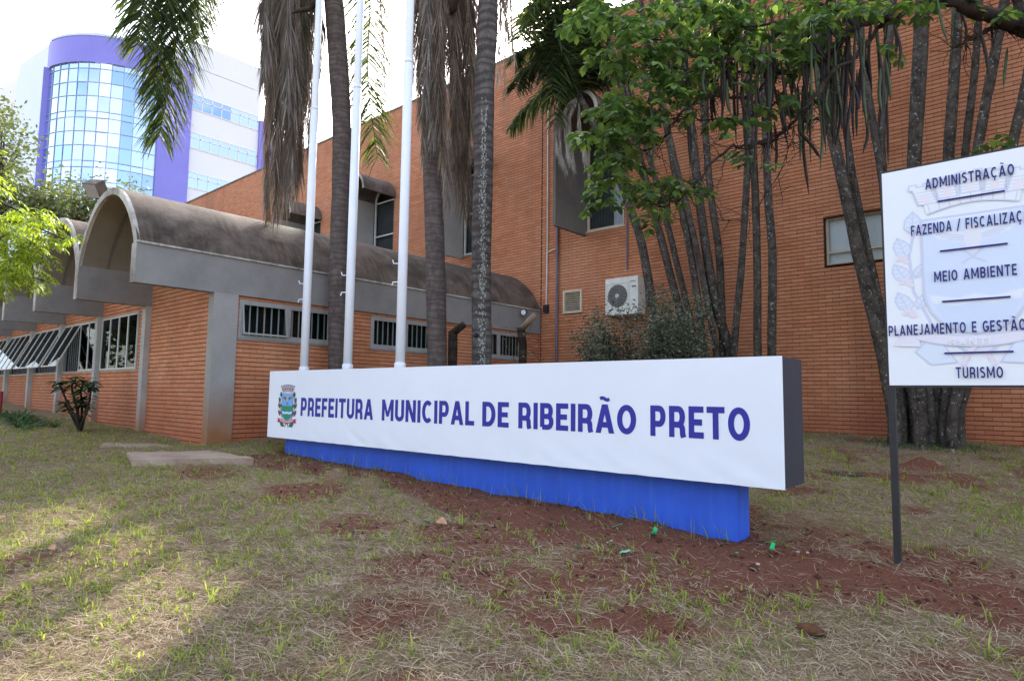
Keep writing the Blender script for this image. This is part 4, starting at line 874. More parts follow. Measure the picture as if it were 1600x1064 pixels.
# moss and weeds at the foot of the clumps
def weeds(cx, cy, n, spread, ht, mat, par, name='weeds'):
    mb = MB()
    for k in range(n):
        x, y = cx+random.gauss(0, spread), cy+random.gauss(0, spread*.4); z = gzs(x, y); a = random.random()*6.28
        for j in range(7): blade(mb, (x, y, z-.01), (math.cos(a+j), math.sin(a+j), random.uniform(.6, 2.2)), ht*random.uniform(.4, 1.1), .012, 1.2, 3)
    return part(name, mb, mat, par, kind='stuff')
c = clB.location; weeds(c.x, c.y-.35, 70, .55, .28, M['leaf_clump'], clB); weeds(c.x+.1, c.y-.5, 50, .6, .22, M['frond_dead_pale'], clB, 'dry_weeds'); weeds(clA.location.x, clA.location.y-.3, 60, .7, .35, M['leaf_clump'], clA)
# ------------------------------------------------------------------ the pod-bearing tree overhanging from the right
DT = 7.2
tb = av(1780, 700, DT+.6); tb.z = gzs(tb.x, tb.y)
pod = thing('pod_tree', tb, 'leafy tree reaching in from the top right hung with long dark seed pods', 'tree')
part('trunk', MB().tube(catmull([tb-Vector((0, 0, .1)), av(1775, 500, DT+.6), av(1760, 250, DT+.5), av(1740, 60, DT+.4), av(1760, -200, DT+.4)], 20), [.24-.006*i for i in range(20)], 12, True, .04), M['bark_dark'], pod, True)
BR = [([(1745, 90), (1650, 55), (1590, 38), (1530, 20), (1480, -5), (1440, -30)], .11, .06, 0), ([(1530, 18), (1460, 2), (1425, 14), (1390, 26), (1340, 44), (1290, 90), (1240, 112), (1205, 110), (1150, 92), (1090, 88), (1040, 62), (990, 58)], .042, .010, 0),
      ([(1392, 26), (1370, 48), (1345, 80), (1300, 115), (1262, 165), (1225, 205), (1190, 225), (1140, 232), (1105, 262), (1075, 300), (1035, 322), (1000, 312)], .028, .008, -.3), ([(1640, 60), (1600, 58), (1560, 42), (1520, 60), (1490, 75)], .05, .01, .2),
      ([(1230, 112), (1200, 117), (1160, 112), (1120, 105), (1080, 112), (1020, 100), (985, 118)], .022, .006, .3), ([(1200, 112), (1180, 150), (1130, 152), (1090, 155), (1055, 190), (1030, 225), (995, 240), (960, 238)], .02, .006, -.2),
      ([(1240, 110), (1220, 150), (1180, 182), (1110, 188), (1060, 185)], .018, .006, .3), ([(1290, 95), (1270, 60), (1230, 35), (1170, 40), (1110, 20), (1050, 5)], .025, .008, .1), ([(1600, 40), (1590, 0), (1560, -40)], .07, .03, 0),
      ([(1340, 44), (1310, 20), (1260, 0), (1200, -20)], .03, .01, -.2), ([(1226, 206), (1215, 150), (1205, 115)], .012, .008, 0), ([(1180, 225), (1250, 195), (1296, 180)], .01, .005, .1), ([(1296, 130), (1290, 60), (1300, 0), (1310, -40)], .09, .05, .4), ([(1170, 232), (1235, 222), (1180, 330), (1130, 345)], .006, .004, 0)]
tips = []
for l, r0, r1, dd in BR:
    P = catmull([av(x, y, DT+dd+.25*math.sin(i*1.3)) for i, (x, y) in enumerate(l)], 5*len(l)); m = len(P)
    P = [p+Vector([random.gauss(0, .012) for _ in range(3)]) for p in P]
    part('branch', MB().tube(P, [r0+(r1-r0)*i/(m-1) for i in range(m)], 7, True, .08), M['bark_dark'], pod, True); tips += [(p, r0) for p in P[len(P)//4:]]
tw = MB()
for k in range(760):
    p, _ = random.choice(tips)
    q = proj(p)
    d = Vector((random.gauss(0, 1), random.gauss(0, 1), random.gauss(-.2, .8))).normalized(); L = random.uniform(.15, .55); P = [p]
    for j in range(5): d = (d+Vector([random.gauss(0, .35) for _ in range(3)])).normalized(); P.append(P[-1]+d*L/5)
    tw.tube(P, [.005, .0045, .004, .0035, .003, .0015], 4, False)
part('twigs', tw, M['bark_dark'], pod, kind='stuff')
def ovate(mb, p, d, nrm, L, W, fold=.25):
    d = Vector(d).normalized(); s = d.cross(nrm)
    if s.length < .05: s = d.cross(Vector((.3, .9, .2)))
    s.normalize(); n = s.cross(d).normalized()
    prof = ((0, 0), (.18, .36), (.45, .5), (.72, .4), (1, 0)); n0 = len(mb.v)
    mid = [p+d*L*u-n*L*.12*u*u for u, _ in prof]
    mb.v += [tuple(q) for q in mid]
    for sg in (1, -1): mb.v += [tuple(mid[k]+s*sg*W*prof[k][1]+n*W*fold*prof[k][1]) for k in (1, 2, 3)]
    for o in (5, 8):
        f = [(0, 1, o), (1, 2, o+1, o), (2, 3, o+2, o+1), (3, 4, o+2)]
        mb.f += [tuple(n0+i for i in (q if o == 5 else q[::-1])) for q in f]
def compound(mb, p, d, L, pairs, lw, ll, drp=.6):
    d = Vector(d).normalized(); P = [Vector(p)]
    for k in range(pairs): d = (d+Vector((0, 0, -drp/pairs))).normalized(); P.append(P[-1]+d*L/pairs)
    mb.tube(P, .0025, 3, False)
    for k in range(1, pairs+1):
        t_ = (P[k]-P[k-1]).normalized(); sd = t_.cross(Vector((0, 0, 1)))
        if sd.length < .1: sd = Vector((1, 0, 0))
        sd.normalize()
        for s in (-1, 1): ovate(mb, P[k], sd*s+t_*.5+Vector((0, 0, random.uniform(-.7, .05))), Vector((random.gauss(0, .35), random.gauss(0, .35), 1)), ll*random.uniform(.8, 1.15), lw*random.uniform(.85, 1.1))
    ovate(mb, P[-1], d+Vector((0, 0, -.2)), Vector((0, 0, 1)), ll, lw)
lv = MB()
CL = [(960, 20, 60, 30, 26), (1010, 50, 60, 35, 28), (1080, 30, 60, 35, 26), (1140, 15, 50, 25, 18), (975, 85, 40, 25, 16), (1040, 100, 50, 25, 12), (960, 170, 28, 14, 12), (1000, 150, 30, 25, 12), (1060, 140, 45, 25, 10), (980, 205, 22, 22, 12), (1010, 190, 25, 25, 10), (925, 215, 14, 8, 6), (965, 240, 22, 20, 9),
      (945, 300, 14, 25, 6), (985, 275, 22, 20, 8), (1010, 300, 20, 14, 6), (1045, 285, 18, 12, 6), (1075, 290, 22, 10, 6), (1120, 100, 50, 35, 12), (1170, 60, 50, 30, 14), (1225, 80, 40, 30, 10), (1200, 160, 30, 20, 6), (1130, 190, 40, 20, 6), (1260, 20, 60, 24, 22), (1330, 15, 50, 18, 16), (1410, 0, 40, 12, 8), (1290, 70, 40, 25, 8), (1480, -5, 30, 10, 5), (1170, 245, 20, 15, 3), (1240, 150, 20, 15, 4), (1375, 75, 12, 8, 2), (1180, 255, 12, 8, 2), (1590, 10, 20, 10, 4), (1540, 30, 15, 10, 2), (1010, 340, 10, 14, 3), (1140, 45, 30, 20, 8), (900, 20, 10, 10, 2), (1560, 215, 14, 10, 2)]
CL += [(1700, -120, 70, 50, 26), (1600, -170, 80, 40, 24), (1790, -200, 70, 60, 26), (1450, -150, 90, 35, 20), (1300, -120, 90, 30, 16)]
for (x, y, sx, sy, n) in CL:
    for k in range(int(n*1.6)):
        p = av(random.gauss(x, sx*.55), random.gauss(y, sy*.6), DT+random.uniform(-.7, .8)); a = random.random()*6.28
        compound(lv, p, (math.cos(a)-.25*CR.x, math.sin(a)-.25*CR.y, random.uniform(-.3, .4)), random.uniform(.16, .26), random.choice((3, 3, 4)), .07, .12)
part('foliage', lv, M['leaf_pod'], pod, True, kind='stuff')
PODS = [((1229, 15), (1222, 85), (1232, 60), 0)]
PL = [(1183, 135, 1200, 215), (1240, 62, 1232, 14), (1258, 60, 1248, 130), (1248, 205, 1282, 248), (1220, 95, 1237, 195), (1272, 140, 1255, 210), (1205, 115, 1232, 232), (1224, 148, 1232, 210), (1268, 60, 1292, 95), (1270, 75, 1276, 120), (1305, 40, 1310, 130), (1316, 50, 1322, 126), (1322, 60, 1330, 130), (1328, 48, 1318, 158), (1326, 125, 1340, 172), (1330, 122, 1342, 155), (1327, 120, 1334, 220),
      (1335, 40, 1352, 122), (1388, 2, 1384, 60), (1392, 15, 1400, 90), (1398, 40, 1403, 112), (1380, 60, 1386, 150), (1383, 90, 1392, 158), (1376, 108, 1377, 175), (1465, 0, 1480, 66), (1487, 3, 1485, 90), (1497, 10, 1508, 70), (1530, 45, 1544, 115), (1549, 40, 1552, 78), (1574, 75, 1568, 136), (1190, 60, 1183, 118), (1160, 120, 1166, 180), (1171, 130, 1176, 200), (1122, 130, 1128, 190), (1136, 125, 1142, 180), (1103, 100, 1101, 148),
      (1255, 108, 1258, 190), (1285, 60, 1284, 150), (1246, 130, 1250, 230), (1210, 190, 1212, 268), (1309, 148, 1315, 178), (1340, 60, 1358, 125), (1352, 175, 1348, 240), (1405, 20, 1408, 34), (1424, 0, 1420, 28), (1196, 120, 1200, 200), (1278, 150, 1290, 215), (1228, 10, 1229, 90)]
for k in range(95):
    x0 = random.gauss(random.choice((1110, 1200, 1290, 1320)), 45); y0 = random.uniform(10, 140); PL.append((x0, y0, x0+random.uniform(-6, 12), y0+random.choice((50, 80, 110, 140, 170))*random.uniform(.8, 1.1)))
for i, (x0, y0, x1, y1) in enumerate(PL):
    D = DT+random.uniform(-.5, .5); a, b = av(x0, y0, D), av(x1, y1, D); mid = a.lerp(b, .55)+CR*random.uniform(-.05, .05)
    c_ = catmull([a, mid, b], 12); r_ = random.uniform(.012, .019); gc = 'pod_green' if random.random() < .42 else 'pod_dark'
    part('seed_pod', MB().tube(c_, [r_*min(1, .25+k*.4, (11.5-k)*.35)*(1+.12*(k % 2)) for k in range(12)], 7), M[gc], pod, True)
# ------------------------------------------------------------------ shrub in front of the hall wall
def leafcloud(mb, p, n, sp, size):
    for k in range(n):
        q = p+Vector((random.gauss(0, sp), random.gauss(0, sp), random.gauss(0, sp))); d = Vector((random.gauss(0, 1), random.gauss(0, 1), random.gauss(.1, .7))).normalized()
        s = d.cross(Vector((random.gauss(0, 1), random.gauss(0, 1), random.gauss(0, 1)))).normalized(); L = size*random.uniform(.6, 1.3)
        mb.add([q, q+d*L*.5+s*L*.27, q+d*L, q+d*L*.5-s*L*.27], [(0, 1, 2, 3)])
YB = 11.1; c = atY(1010, 600, YB); c.z = gzs(c.x, c.y)
bush = thing('shrub', c, 'loose grey green shrub in front of the wall below the air conditioner', 'shrub'); lf = MB(); st = MB()
for k in range(62):
    tx = random.choice([random.gauss(930, 18), random.gauss(1010, 36), random.gauss(1065, 26)]); topy = {0: 500, 1: 465}[int(tx > 960)]+random.uniform(-8, 90)
    e = atY(tx, topy, YB+random.uniform(-.6, .5)); s_ = c+Vector((random.uniform(-.9, .9), random.uniform(-.3, .3), 0)); s_.x = s_.x*.4+e.x*.6; s_.z = gzs(s_.x, s_.y)
    P = catmull([s_, s_.lerp(e, .5)+Vector((random.gauss(0, .12), random.gauss(0, .1), .1)), e], 12); st.tube(P, [.014-.001*i for i in range(12)], 4, False)
    for q in P[4:]: leafcloud(lf, q, 50, .12, .062)
part('foliage', lf, M['leaf_bush'], bush, kind='stuff'); part('twigs', st, M['bark_dark'], bush, kind='stuff')
# pruned stumps by the wing
for (l, wpx, lab, vine) in (([(706, 620), (707, 540), (708, 520), (724, 508)], 9, 'dark pruned stump with a cut side arm between the second and third palms', False), ([(815, 620), (817, 540), (814, 515), (836, 492)], 8, 'pruned stump with a pale cut limb by the far corner of the wing', True)):
    P = [atY(x, y, 9.2 if not vine else 10.4) for x, y in l]; P[0].z = gzs(P[0].x, P[0].y)-.05
    t_ = thing('tree_stump', P[0], lab, 'tree stump'); part('trunk', MB().tube(P[:3]+[P[2]+Vector((0, 0, .04))], wpx*.011, 9, True, .08), M['bark_dark'], t_, True); part('cut_limb', MB().tube(P[2:], wpx*.009, 8, True, .08), M['bark_dark'] if not vine else M['slab'], t_, True)
    if vine:
        v = MB()
        for k in range(50): leafcloud(v, P[0].lerp(P[1], random.uniform(.6, 1.2))+Vector((random.gauss(0, .25), random.gauss(0, .12), random.gauss(.1, .25))), 5, .03, .05)
        part('vine', v, M['leaf_bush'], t_, kind='stuff')
# ------------------------------------------------------------------ left: bright tree, far trees, plants
DL = 8.6; tb = av(-260, 700, DL); tb.z = gzs(tb.x, tb.y)
lt = thing('leafy_tree', tb, 'bright yellow green tree reaching in from the left edge before the vaults', 'tree')
part('trunk', MB().tube(catmull([tb, av(-250, 450, DL), av(-230, 150, DL)], 12), [.16-.006*i for i in range(12)], 10, True, .05), M['bark_dark'], lt, True)
lf = MB()
for l in ([(-240, 330), (-120, 330), (-20, 345), (40, 350), (110, 378)], [(-240, 360), (-100, 390), (-10, 420), (30, 425), (70, 440)], [(-240, 300), (-100, 300), (-20, 310), (30, 330), (70, 345)], [(-240, 250), (-90, 230), (-40, 240), (0, 255)], [(-240, 400), (-110, 420), (-40, 450), (0, 470)]):
    P = catmull([av(x, y, DL+random.uniform(-.3, .3)) for x, y in l], 16); part('branch', MB().tube(P, [.035-.0019*i for i in range(16)], 6), M['bark_dark'], lt, True)
for (x, y, sx, sy, n) in ((25, 360, 45, 22, 60), (70, 378, 34, 12, 30), (35, 400, 42, 20, 60), (20, 430, 34, 18, 44), (-40, 390, 40, 60, 80), (55, 345, 30, 12, 30), (30, 340, 34, 10, 24), (15, 400, 30, 30, 40), (-10, 300, 18, 20, 12), (2, 262, 6, 22, 8), (-60, 300, 40, 60, 40), (0, 455, 16, 12, 12), (108, 375, 12, 5, 8), (62, 445, 22, 8, 12), (-230, 120, 70, 60, 70), (-210, 230, 70, 50, 60), (-300, 180, 60, 70, 50), (-170, 330, 50, 50, 40)):
    for k in range(n):
        p = av(random.gauss(x, sx*.5), random.gauss(y, sy*.6)-6, DL+random.gauss(0, .4)); a = random.random()*6.28
        compound(lf, p, (math.cos(a)*.7+CR.x*.3, math.sin(a)*.7+CR.y*.3, .1), random.uniform(.15, .24), 4, .026, .085, 1.0)
part('foliage', lf, M['leaf_bright'], lt, True, kind='stuff')
def fartree(px, py0, py1, wpx, D, n, lab, seed):
    random.seed(seed); b = av(px, 600, D); b.z = .8; t_ = thing('far_tree', b, lab, 'tree', 'trees behind the vaulted wing'); k_ = D/FPX
    c0 = av(px, (py0+py1)/2, D); part('trunk', MB().tube([b, b.lerp(c0, .6), c0], [.3, .22, .1], 8), M['bark_dark'], t_, True); lf = MB(); br = MB()
    for i in range(n):
        u = random.random()*6.28; rr = math.sqrt(random.random()); e = av(px+wpx*rr*math.cos(u), (py0+py1)/2-(py1-py0)/2*rr*math.sin(u)*random.uniform(.7, 1.1), D+random.uniform(-2, 2))
        br.tube([c0+Vector((0, 0, -1)), c0.lerp(e, .5)+Vector((0, 0, -.3)), e], [.06, .04, .015], 4, False); leafcloud(lf, e, 120, .42, .2)
    part('branches', br, M['bark_dark'], t_, kind='stuff'); part('foliage', lf, M['leaf_far'], t_, kind='stuff')
fartree(120, 290, 360, 55, 30, 22, 'feathery tree showing above the second vault in front of the glass tower', 5)
fartree(200, 292, 350, 30, 34, 10, 'low feathery tree top just left of the floodlight', 6)
fartree(4, 165, 340, 34, 27, 24, 'tall feathery pine like tree at the left edge before the white facade', 8)
fartree(60, 290, 350, 45, 28, 22, 'dull green tree crown just above the bright leaves at left', 9)
for (x_, y_, h_, s_, lab) in ((6, -13, 8, 11, 'round street tree across the lawn behind the photographer, nearest the right'), (-7, -16, 9, 12, 'broad street tree across the lawn behind the photographer, middle one'), (-19, -14, 8, 13, 'leafy street tree across the lawn behind the photographer, far left one'), (-33, -9, 10, 14, 'tall street tree across the lawn beyond the far end of the wing'), (-43, -6, 11, 15, 'big street tree across the lawn, farthest along the street but one'), (-56, -7, 13, 16, 'biggest street tree across the lawn, farthest along the street')):
    random.seed(s_); b = Vector((x_, y_, gzs(x_, y_))); t_ = thing('street_tree', b, lab, 'tree', 'street trees opposite the building'); part('trunk', MB().tube([b-Vector((0, 0, .2)), b+Vector((.1, 0, h_*.3)), b+Vector((0, .2, h_*.6))], [.3, .24, .15], 10), M['bark_dark'], t_, True); lf = MB(); br = MB()
    for i in range(60):
        d = Vector((random.gauss(0, 1), random.gauss(0, 1), random.gauss(0, .8))).normalized(); e = b+Vector((0, 0, h_*.65))+d*random.uniform(.5, 1)*h_*.42; br.tube([b+Vector((0, 0, h_*.45)), e], [.07, .02], 4, False); leafcloud(lf, e, 60, .7, .5)
    part('branches', br, M['bark_dark'], t_, kind='stuff'); part('foliage', lf, M['leaf_far'], t_, kind='stuff')
random.seed(21)
# plumeria-like shrub
b = atG(125, 676); b = Vector((b.x, b.y, gzs(b.x, b.y))); pl = thing('shrub', b, 'bare stemmed shrub with broad dark leaves against the wing wall', 'shrub'); kp = (b-CAM).dot(Fh)
lf = MB()
for (l) in ([(122, 660), (108, 635), (98, 612), (92, 598)], [(124, 660), (118, 630), (112, 605), (118, 592)], [(127, 660), (128, 630), (126, 610), (132, 596)], [(128, 662), (138, 635), (142, 610), (145, 598)], [(125, 665), (122, 640), (130, 625)], [(129, 664), (134, 640), (128, 622)], [(120, 666), (110, 645), (100, 630)]):
    D = kp+random.uniform(-.2, .2); P = catmull([b]+[av(x, y, D) for x, y in l], 10); part('stem', MB().tube(P, [.028-.0015*i for i in range(10)], 6, True, .05), M['bark_dark'], pl, True)
    for k in range(24):
        a = k*2.4; p = P[-1-int(k/8)]+Vector((0, 0, random.uniform(-.03, .05))); ovate(lf, p, Vector((math.cos(a), math.sin(a), random.uniform(-.5, .5))), Vector((0, 0, 1)), random.uniform(.16, .27), .075)
    for k in range(6): a = random.random()*6.28; ovate(lf, P[random.randint(4, 8)], Vector((math.cos(a), math.sin(a), -.2)), Vector((0, 0, 1)), .16, .07)
part('foliage', lf, M['leaf_plumeria'], pl, True, kind='stuff')
# strap-leaved clump
b = atG(38, 664); gc = thing('grass_clump', (b.x, b.y, gzs(b.x, b.y)), 'row of arching strap leaved plants by the wing wall at the left edge', 'plant'); lf = MB()
for k in range(26):
    x, y = b.x+random.uniform(-2.4, 1.1), b.y+random.uniform(-.25, .45); z = gzs(x, y)
    for j in range(16): a = random.random()*6.28; blade(lf, (x, y, z), (math.cos(a), math.sin(a), random.uniform(.8, 2)), random.uniform(.3, .62), .035, 1.5, 5)
part('foliage', lf, M['leaf_clump'], gc, kind='stuff')
p = atG(-1, 650); single('red_post', MB().tube([(p.x, p.y, gzs(p.x, p.y)), (p.x, p.y, gzs(p.x, p.y)+.6)], .04, 10), M['red_paint'], 'short red standpipe at the wing wall at the far left', 'standpipe', org=(p.x, p.y, gzs(p.x, p.y)))
# ------------------------------------------------------------------ slabs and small things on the ground
def slab(corn, th, lab, off):
    P = [atG(*q) for q in corn]; z = max(gzs(p.x, p.y) for p in P)+off; n = 10; mb = MB(); top = []
    for i in range(4):
        a, b = P[i], P[(i+1) % 4]
        for k in range(n): q = a.lerp(b, k/n); top.append((q.x+random.gauss(0, .012), q.y+random.gauss(0, .012), z+random.gauss(0, .004)))
    m = len(top); cx = sum(t_[0] for t_ in top)/m; cy = sum(t_[1] for t_ in top)/m
    mb.add([(cx, cy, z+.003)]+top+[(a+random.gauss(0, .012), b+random.gauss(0, .012), z-th) for a, b, _ in top], [(0, 1+i, 1+(i+1) % m) for i in range(m)]+[(1+i, 1+m+i, 1+m+(i+1) % m, 1+(i+1) % m) for i in range(m)])
    single('concrete_slab', mb, M['slab'], lab, 'slab', 'concrete slabs lying in the grass', org=(cx, cy, z-th))
slab([(206, 731), (396, 724), (330, 705), (196, 711)], .11, 'larger pale concrete slab lying in the grass before the corner pillar', .015)
slab([(158, 700), (264, 698), (240, 690), (165, 692)], .09, 'smaller mossy concrete slab lying close to the wing wall', -.01)
p = atG(1322, 738); z = gzs(p.x, p.y)
single('drain_ring', MB().tube([(p.x+.17*math.cos(a), p.y+.17*math.sin(a), z+.012) for a in np.linspace(0, 6.283, 25)], .014, 6, False), M['black_metal'], 'black ring of a drain lid in the grass right of the name sign', 'drain lid', org=(p.x, p.y, z))
p = atG(1265, 979); z = gzs(p.x, p.y); cn = MB()
for i in range(8):
    for j in range(14):
        th, ph = math.pi*i/7, 2*math.pi*j/14; rr = 1+.09*noise.noise(Vector((math.cos(ph)*math.sin(th), math.sin(ph)*math.sin(th), math.cos(th)))*2.3); cn.v.append((p.x+.075*math.sin(th)*math.cos(ph)*rr, p.y+.05*math.sin(th)*math.sin(ph)*rr, z+.02+.035*math.cos(th)*rr))
cn.f = [(i*14+j, (i+1)*14+j, (i+1)*14+(j+1) % 14, i*14+(j+1) % 14) for i in range(7) for j in range(14)]
single('palm_husk', cn, M['coconut'], 'oval brown husk lying on the grass right of centre in front', 'husk', org=(p.x, p.y, z), smooth=True)
def pebble(px, py, s, mat, lab, cat, name, grp=None):
    p = atG(px, py); z = gzs(p.x, p.y); mb = MB()
    for i in range(5):
        for j in range(8): th, ph = math.pi*i/4, 2*math.pi*j/8; mb.v.append((p.x+s*math.sin(th)*math.cos(ph)*random.uniform(.8, 1.1), p.y+s*math.sin(th)*math.sin(ph)*random.uniform(.8, 1.1), z+s*.5+s*.6*math.cos(th)))
    mb.f = [(i*8+j, (i+1)*8+j, (i+1)*8+(j+1) % 8, i*8+(j+1) % 8) for i in range(4) for j in range(8)]
    single(name, mb, mat, lab, cat, grp, org=(p.x, p.y, z))
pg = 'pale pebbles on the bare soil'
pebble(1184, 882, .019, M['stone_pale'], 'pale pebble alone on the red soil in front of the plinth end', 'pebble', 'pebble', pg)
pebble(1247, 861, .016, M['stone_pale'], 'brownish pebble, left one of the pair right of the plinth', 'pebble', 'pebble', pg)
pebble(1262, 864, .014, M['stone_pale'], 'small pale pebble, right one of the pair right of the plinth', 'pebble', 'pebble', pg)
SC = [(475, 728, .05, 'g', 'green plastic scrap beside the soil heap at the left end of the plinth'), (494, 752, .05, 'g', 'green plastic scrap between the two left soil heaps'), (516, 784, .05, 'g', 'green scrap alone in the grass below the left soil heaps'), (550, 831, .06, 't', 'teal scrap alone on the dry grass, farthest left of the teal ones'), (667, 820, .06, 't', 'teal scrap just left of the fallen brown leaf'), (699, 820, .04, 'g', 'green scrap just right of the fallen brown leaf'),
      (735, 807, .05, 't', 'thin teal strip lying on the soil above the brown leaf'), (759, 807, .04, 'g', 'small green scrap right of the thin teal strip'), (858, 818, .06, 't', 'long teal strip on the soil left of the plinth centre'), (964, 824, .045, 'g', 'green scrap standing against the soil near the plinth'), (1019, 838, .09, 'g', 'largest bright green plastic scrap by the plinth, with two ears'), (952, 854, .04, 't', 'teal scrap in the dry straw below the plinth'),
      (901, 860, .04, 't', 'small teal scrap beside a green grass tuft'), (973, 868, .10, 't', 'long bent teal strip lying on dry straw'), (839, 863, .06, 't', 'teal strip among grass blades in front of the plinth'), (1133, 844, .06, 'g', 'green scrap leaning on the front corner of the plinth'), (1203, 847, .06, 'g', 'green strip standing on bare soil right of the plinth'), (1202, 862, .07, 'g', 'flat green strip nearest below the standing one'), (1148, 864, .05, 'g', 'dark green scrap in front of the plinth corner')]
for (px, py, s, k, lab) in SC:
    p = atG(px, py); s *= 1.25; z = gzs(p.x, p.y)+.028; a = random.uniform(-.6, .6); d = Vector((math.cos(a-.7), math.sin(a-.7), .15)); q = Vector((-d.y, d.x, .5)).normalized(); c_ = Vector((p.x, p.y, z)); mb = MB()
    wv = [(-1, random.uniform(.1, .4)), (-.5, random.uniform(.25, .45)), (0, .38), (.5, random.uniform(.25, .45)), (1, random.uniform(.1, .4))]; zk = random.uniform(.5, 2.5)
    L = [c_+d*s*u+q*s*v*.7+Vector((0, 0, .012*math.sin(u*zk))) for u, v in wv]; Q = [c_+d*s*u-q*s*v*.4+Vector((0, 0, .012*math.sin(u*zk)+.004)) for u, v in wv]; n = len(L)
    mb.add(L+Q+[x_-Vector((0, 0, .0015)) for x_ in L+Q], [(i, i+1, n+i+1, n+i) for i in range(n-1)]+[(2*n+i, 3*n+i, 3*n+i+1, 2*n+i+1) for i in range(n-1)])
    if s > .08 and k == 'g': mb.add([c_+Vector((0, 0, .0)), c_+Vector((.02, 0, .06)), c_+Vector((.045, .01, .05)), c_+Vector((.03, .01, 0))], [(0, 1, 2, 3)])
    single('plastic_scrap', mb, M['green_plastic' if k == 'g' else 'teal_plastic'], lab, 'plastic scrap', 'plastic scraps strewn by the plinth', org=(p.x, p.y, z-.012))
for (px, py, s, lab) in ((684, 824, .075, 'curled pinkish brown fallen leaf on the soil before the plinth'), (75, 873, .05, 'small tan fallen leaf on the grass at left front')):
    p = atG(px, py); mb = MB(); ovate(mb, Vector((p.x-s*.5, p.y, gzs(p.x, p.y)+.03)), Vector((1, .3, .1)), Vector((.2, -.3, 1)), s*1.6, s*1.3, .7); single('fallen_leaf', mb, M['dead_leaf'], lab, 'leaf', org=(p.x, p.y, gzs(p.x, p.y)), smooth=True)
# ------------------------------------------------------------------ glass tower far behind
RT = 6.1; TX, TYc = -52.98, 17.95
def tpt(th, dr=0): return (TX-RT+(RT+dr)*math.cos(R(th)), TYc-(RT+dr)*math.sin(R(th)))
tw_ = thing('office_tower', (TX-RT, TYc, 0), 'white and purple office tower with a curved blue glass corner far behind', 'building')
e1 = tpt(83); TH = 83; dL = Vector((math.sin(R(-97)), math.cos(R(-97)), 0))
zt = 31.4; zb = zfor(*tpt(40), 84) if False else 27.9
zt = zfor(e1[0], e1[1], 68); zb = zfor(e1[0], e1[1], 108)
zr = zfor(TX, 26.1, 107)                                # roof of the right facade
nA = 24; A = [tpt(TH*k/nA) for k in range(nA+1)]
def wallstrip(name, pts, z0, z1, mat, par, dr=0):
    m = len(pts); return part(name, MB().add([(x, y, z) for z in (z0, z1) for x, y in pts], [(i, i+1, m+i+1, m+i) for i in range(m-1)]), mat, par)
wallstrip('purple_band', [tpt(TH*k/nA, .12) for k in range(nA+1)]+[], zb, zt, M['tower_purple'], tw_)
wallstrip('band_coping', [tpt(TH*k/nA, .16) for k in range(nA+1)], zt, zt+.18, M['tower_pale'], tw_)
part('band_cap', MB().quad(*[(*tpt(TH*k/nA, .16), zt+.18) for k in range(nA+1)], (TX-RT, TYc, zt+.18)), M['tower_pale'], tw_)
wallstrip('glass_backing', [tpt(TH*k/nA, -.35) for k in range(nA+1)], 0, zb, M['tower_pale'], tw_)
levels = []; zz = zb
for py_ in (): pass
fl_h = (zfor(*tpt(45), 127)-zfor(*tpt(45), 146)); zc_ = zb; row = 0
hts = [.45]+[1.07, 1.07, 1.2, .48]*5
ncol = 11
cols_b = [random.random() for _ in range(ncol)]
for h_ in hts:
    z1_, z0_ = zc_, zc_-h_; zc_ = z0_
    if z0_ < 0: break
    for j in range(ncol):
        a0, a1 = TH*j/ncol+.15, TH*(j+1)/ncol-.15; tl = random.gauss(0, .012)
        (x0, y0), (x1, y1) = tpt(a0), tpt(a1); v = random.random()
        pale = (v < .5 if j not in (6, 9, 2) else v < .12) if j not in (7, 4) else v < .85
        part('pane', MB().quad((x0, y0, z0_+.03), (x1, y1, z0_+.03), (x1+tl, y1, z1_-.03), (x0+tl, y0, z1_-.03)), M['glass_tower_pale' if pale else 'glass_tower'], tw_)
mu = MB(); zc_ = zb
for h_ in hts:
    mu.add([(*tpt(TH*k/nA, .03), z) for z in (zc_-.025, zc_+.025) for k in range(nA+1)], [(i, i+1, nA+2+i, nA+1+i) for i in range(nA)]); zc_ -= h_
for j in range(ncol+1): x_, y_ = tpt(TH*j/ncol, .03); mu.tube([(x_, y_, 0), (x_, y_, zb)], .025, 4, False)
part('mullion', mu, M['mullion'], tw_)
wallstrip('lower_glass', [tpt(TH*k/nA, 0) for k in range(nA+1)], 0, zc_-.05, M['glass_tower'], tw_)
x0, y0 = e1; fin = Vector((x0, y0, 0)); o_ = Vector((-dL.y, dL.x, 0))
part('purple_fin', MB().prism([fin+Vector((0, -.35, 0)), fin+Vector((.12, -.35, 0)), fin+Vector((.12, .1, 0)), fin+Vector((0, .1, 0))], (0, 0, zb)), M['tower_purple'], tw_)
pL = [fin, fin+dL*6.5]
part('left_wall', MB().prism([fin, fin+dL*6.3, fin+dL*6.3+Vector((0, 3, 0)), fin+Vector((0, 3, 0))], (0, 0, zt)), M['tower_pale'], tw_)
q0 = fin+dL*6.3+Vector((0, .5, 0)); zl = zt-.6
part('left_wing', MB().prism([q0, q0+dL*24, q0+dL*24+Vector((0, 3, 0)), q0+Vector((0, 3, 0))], (0, 0, zl)), M['tower_white'], tw_)
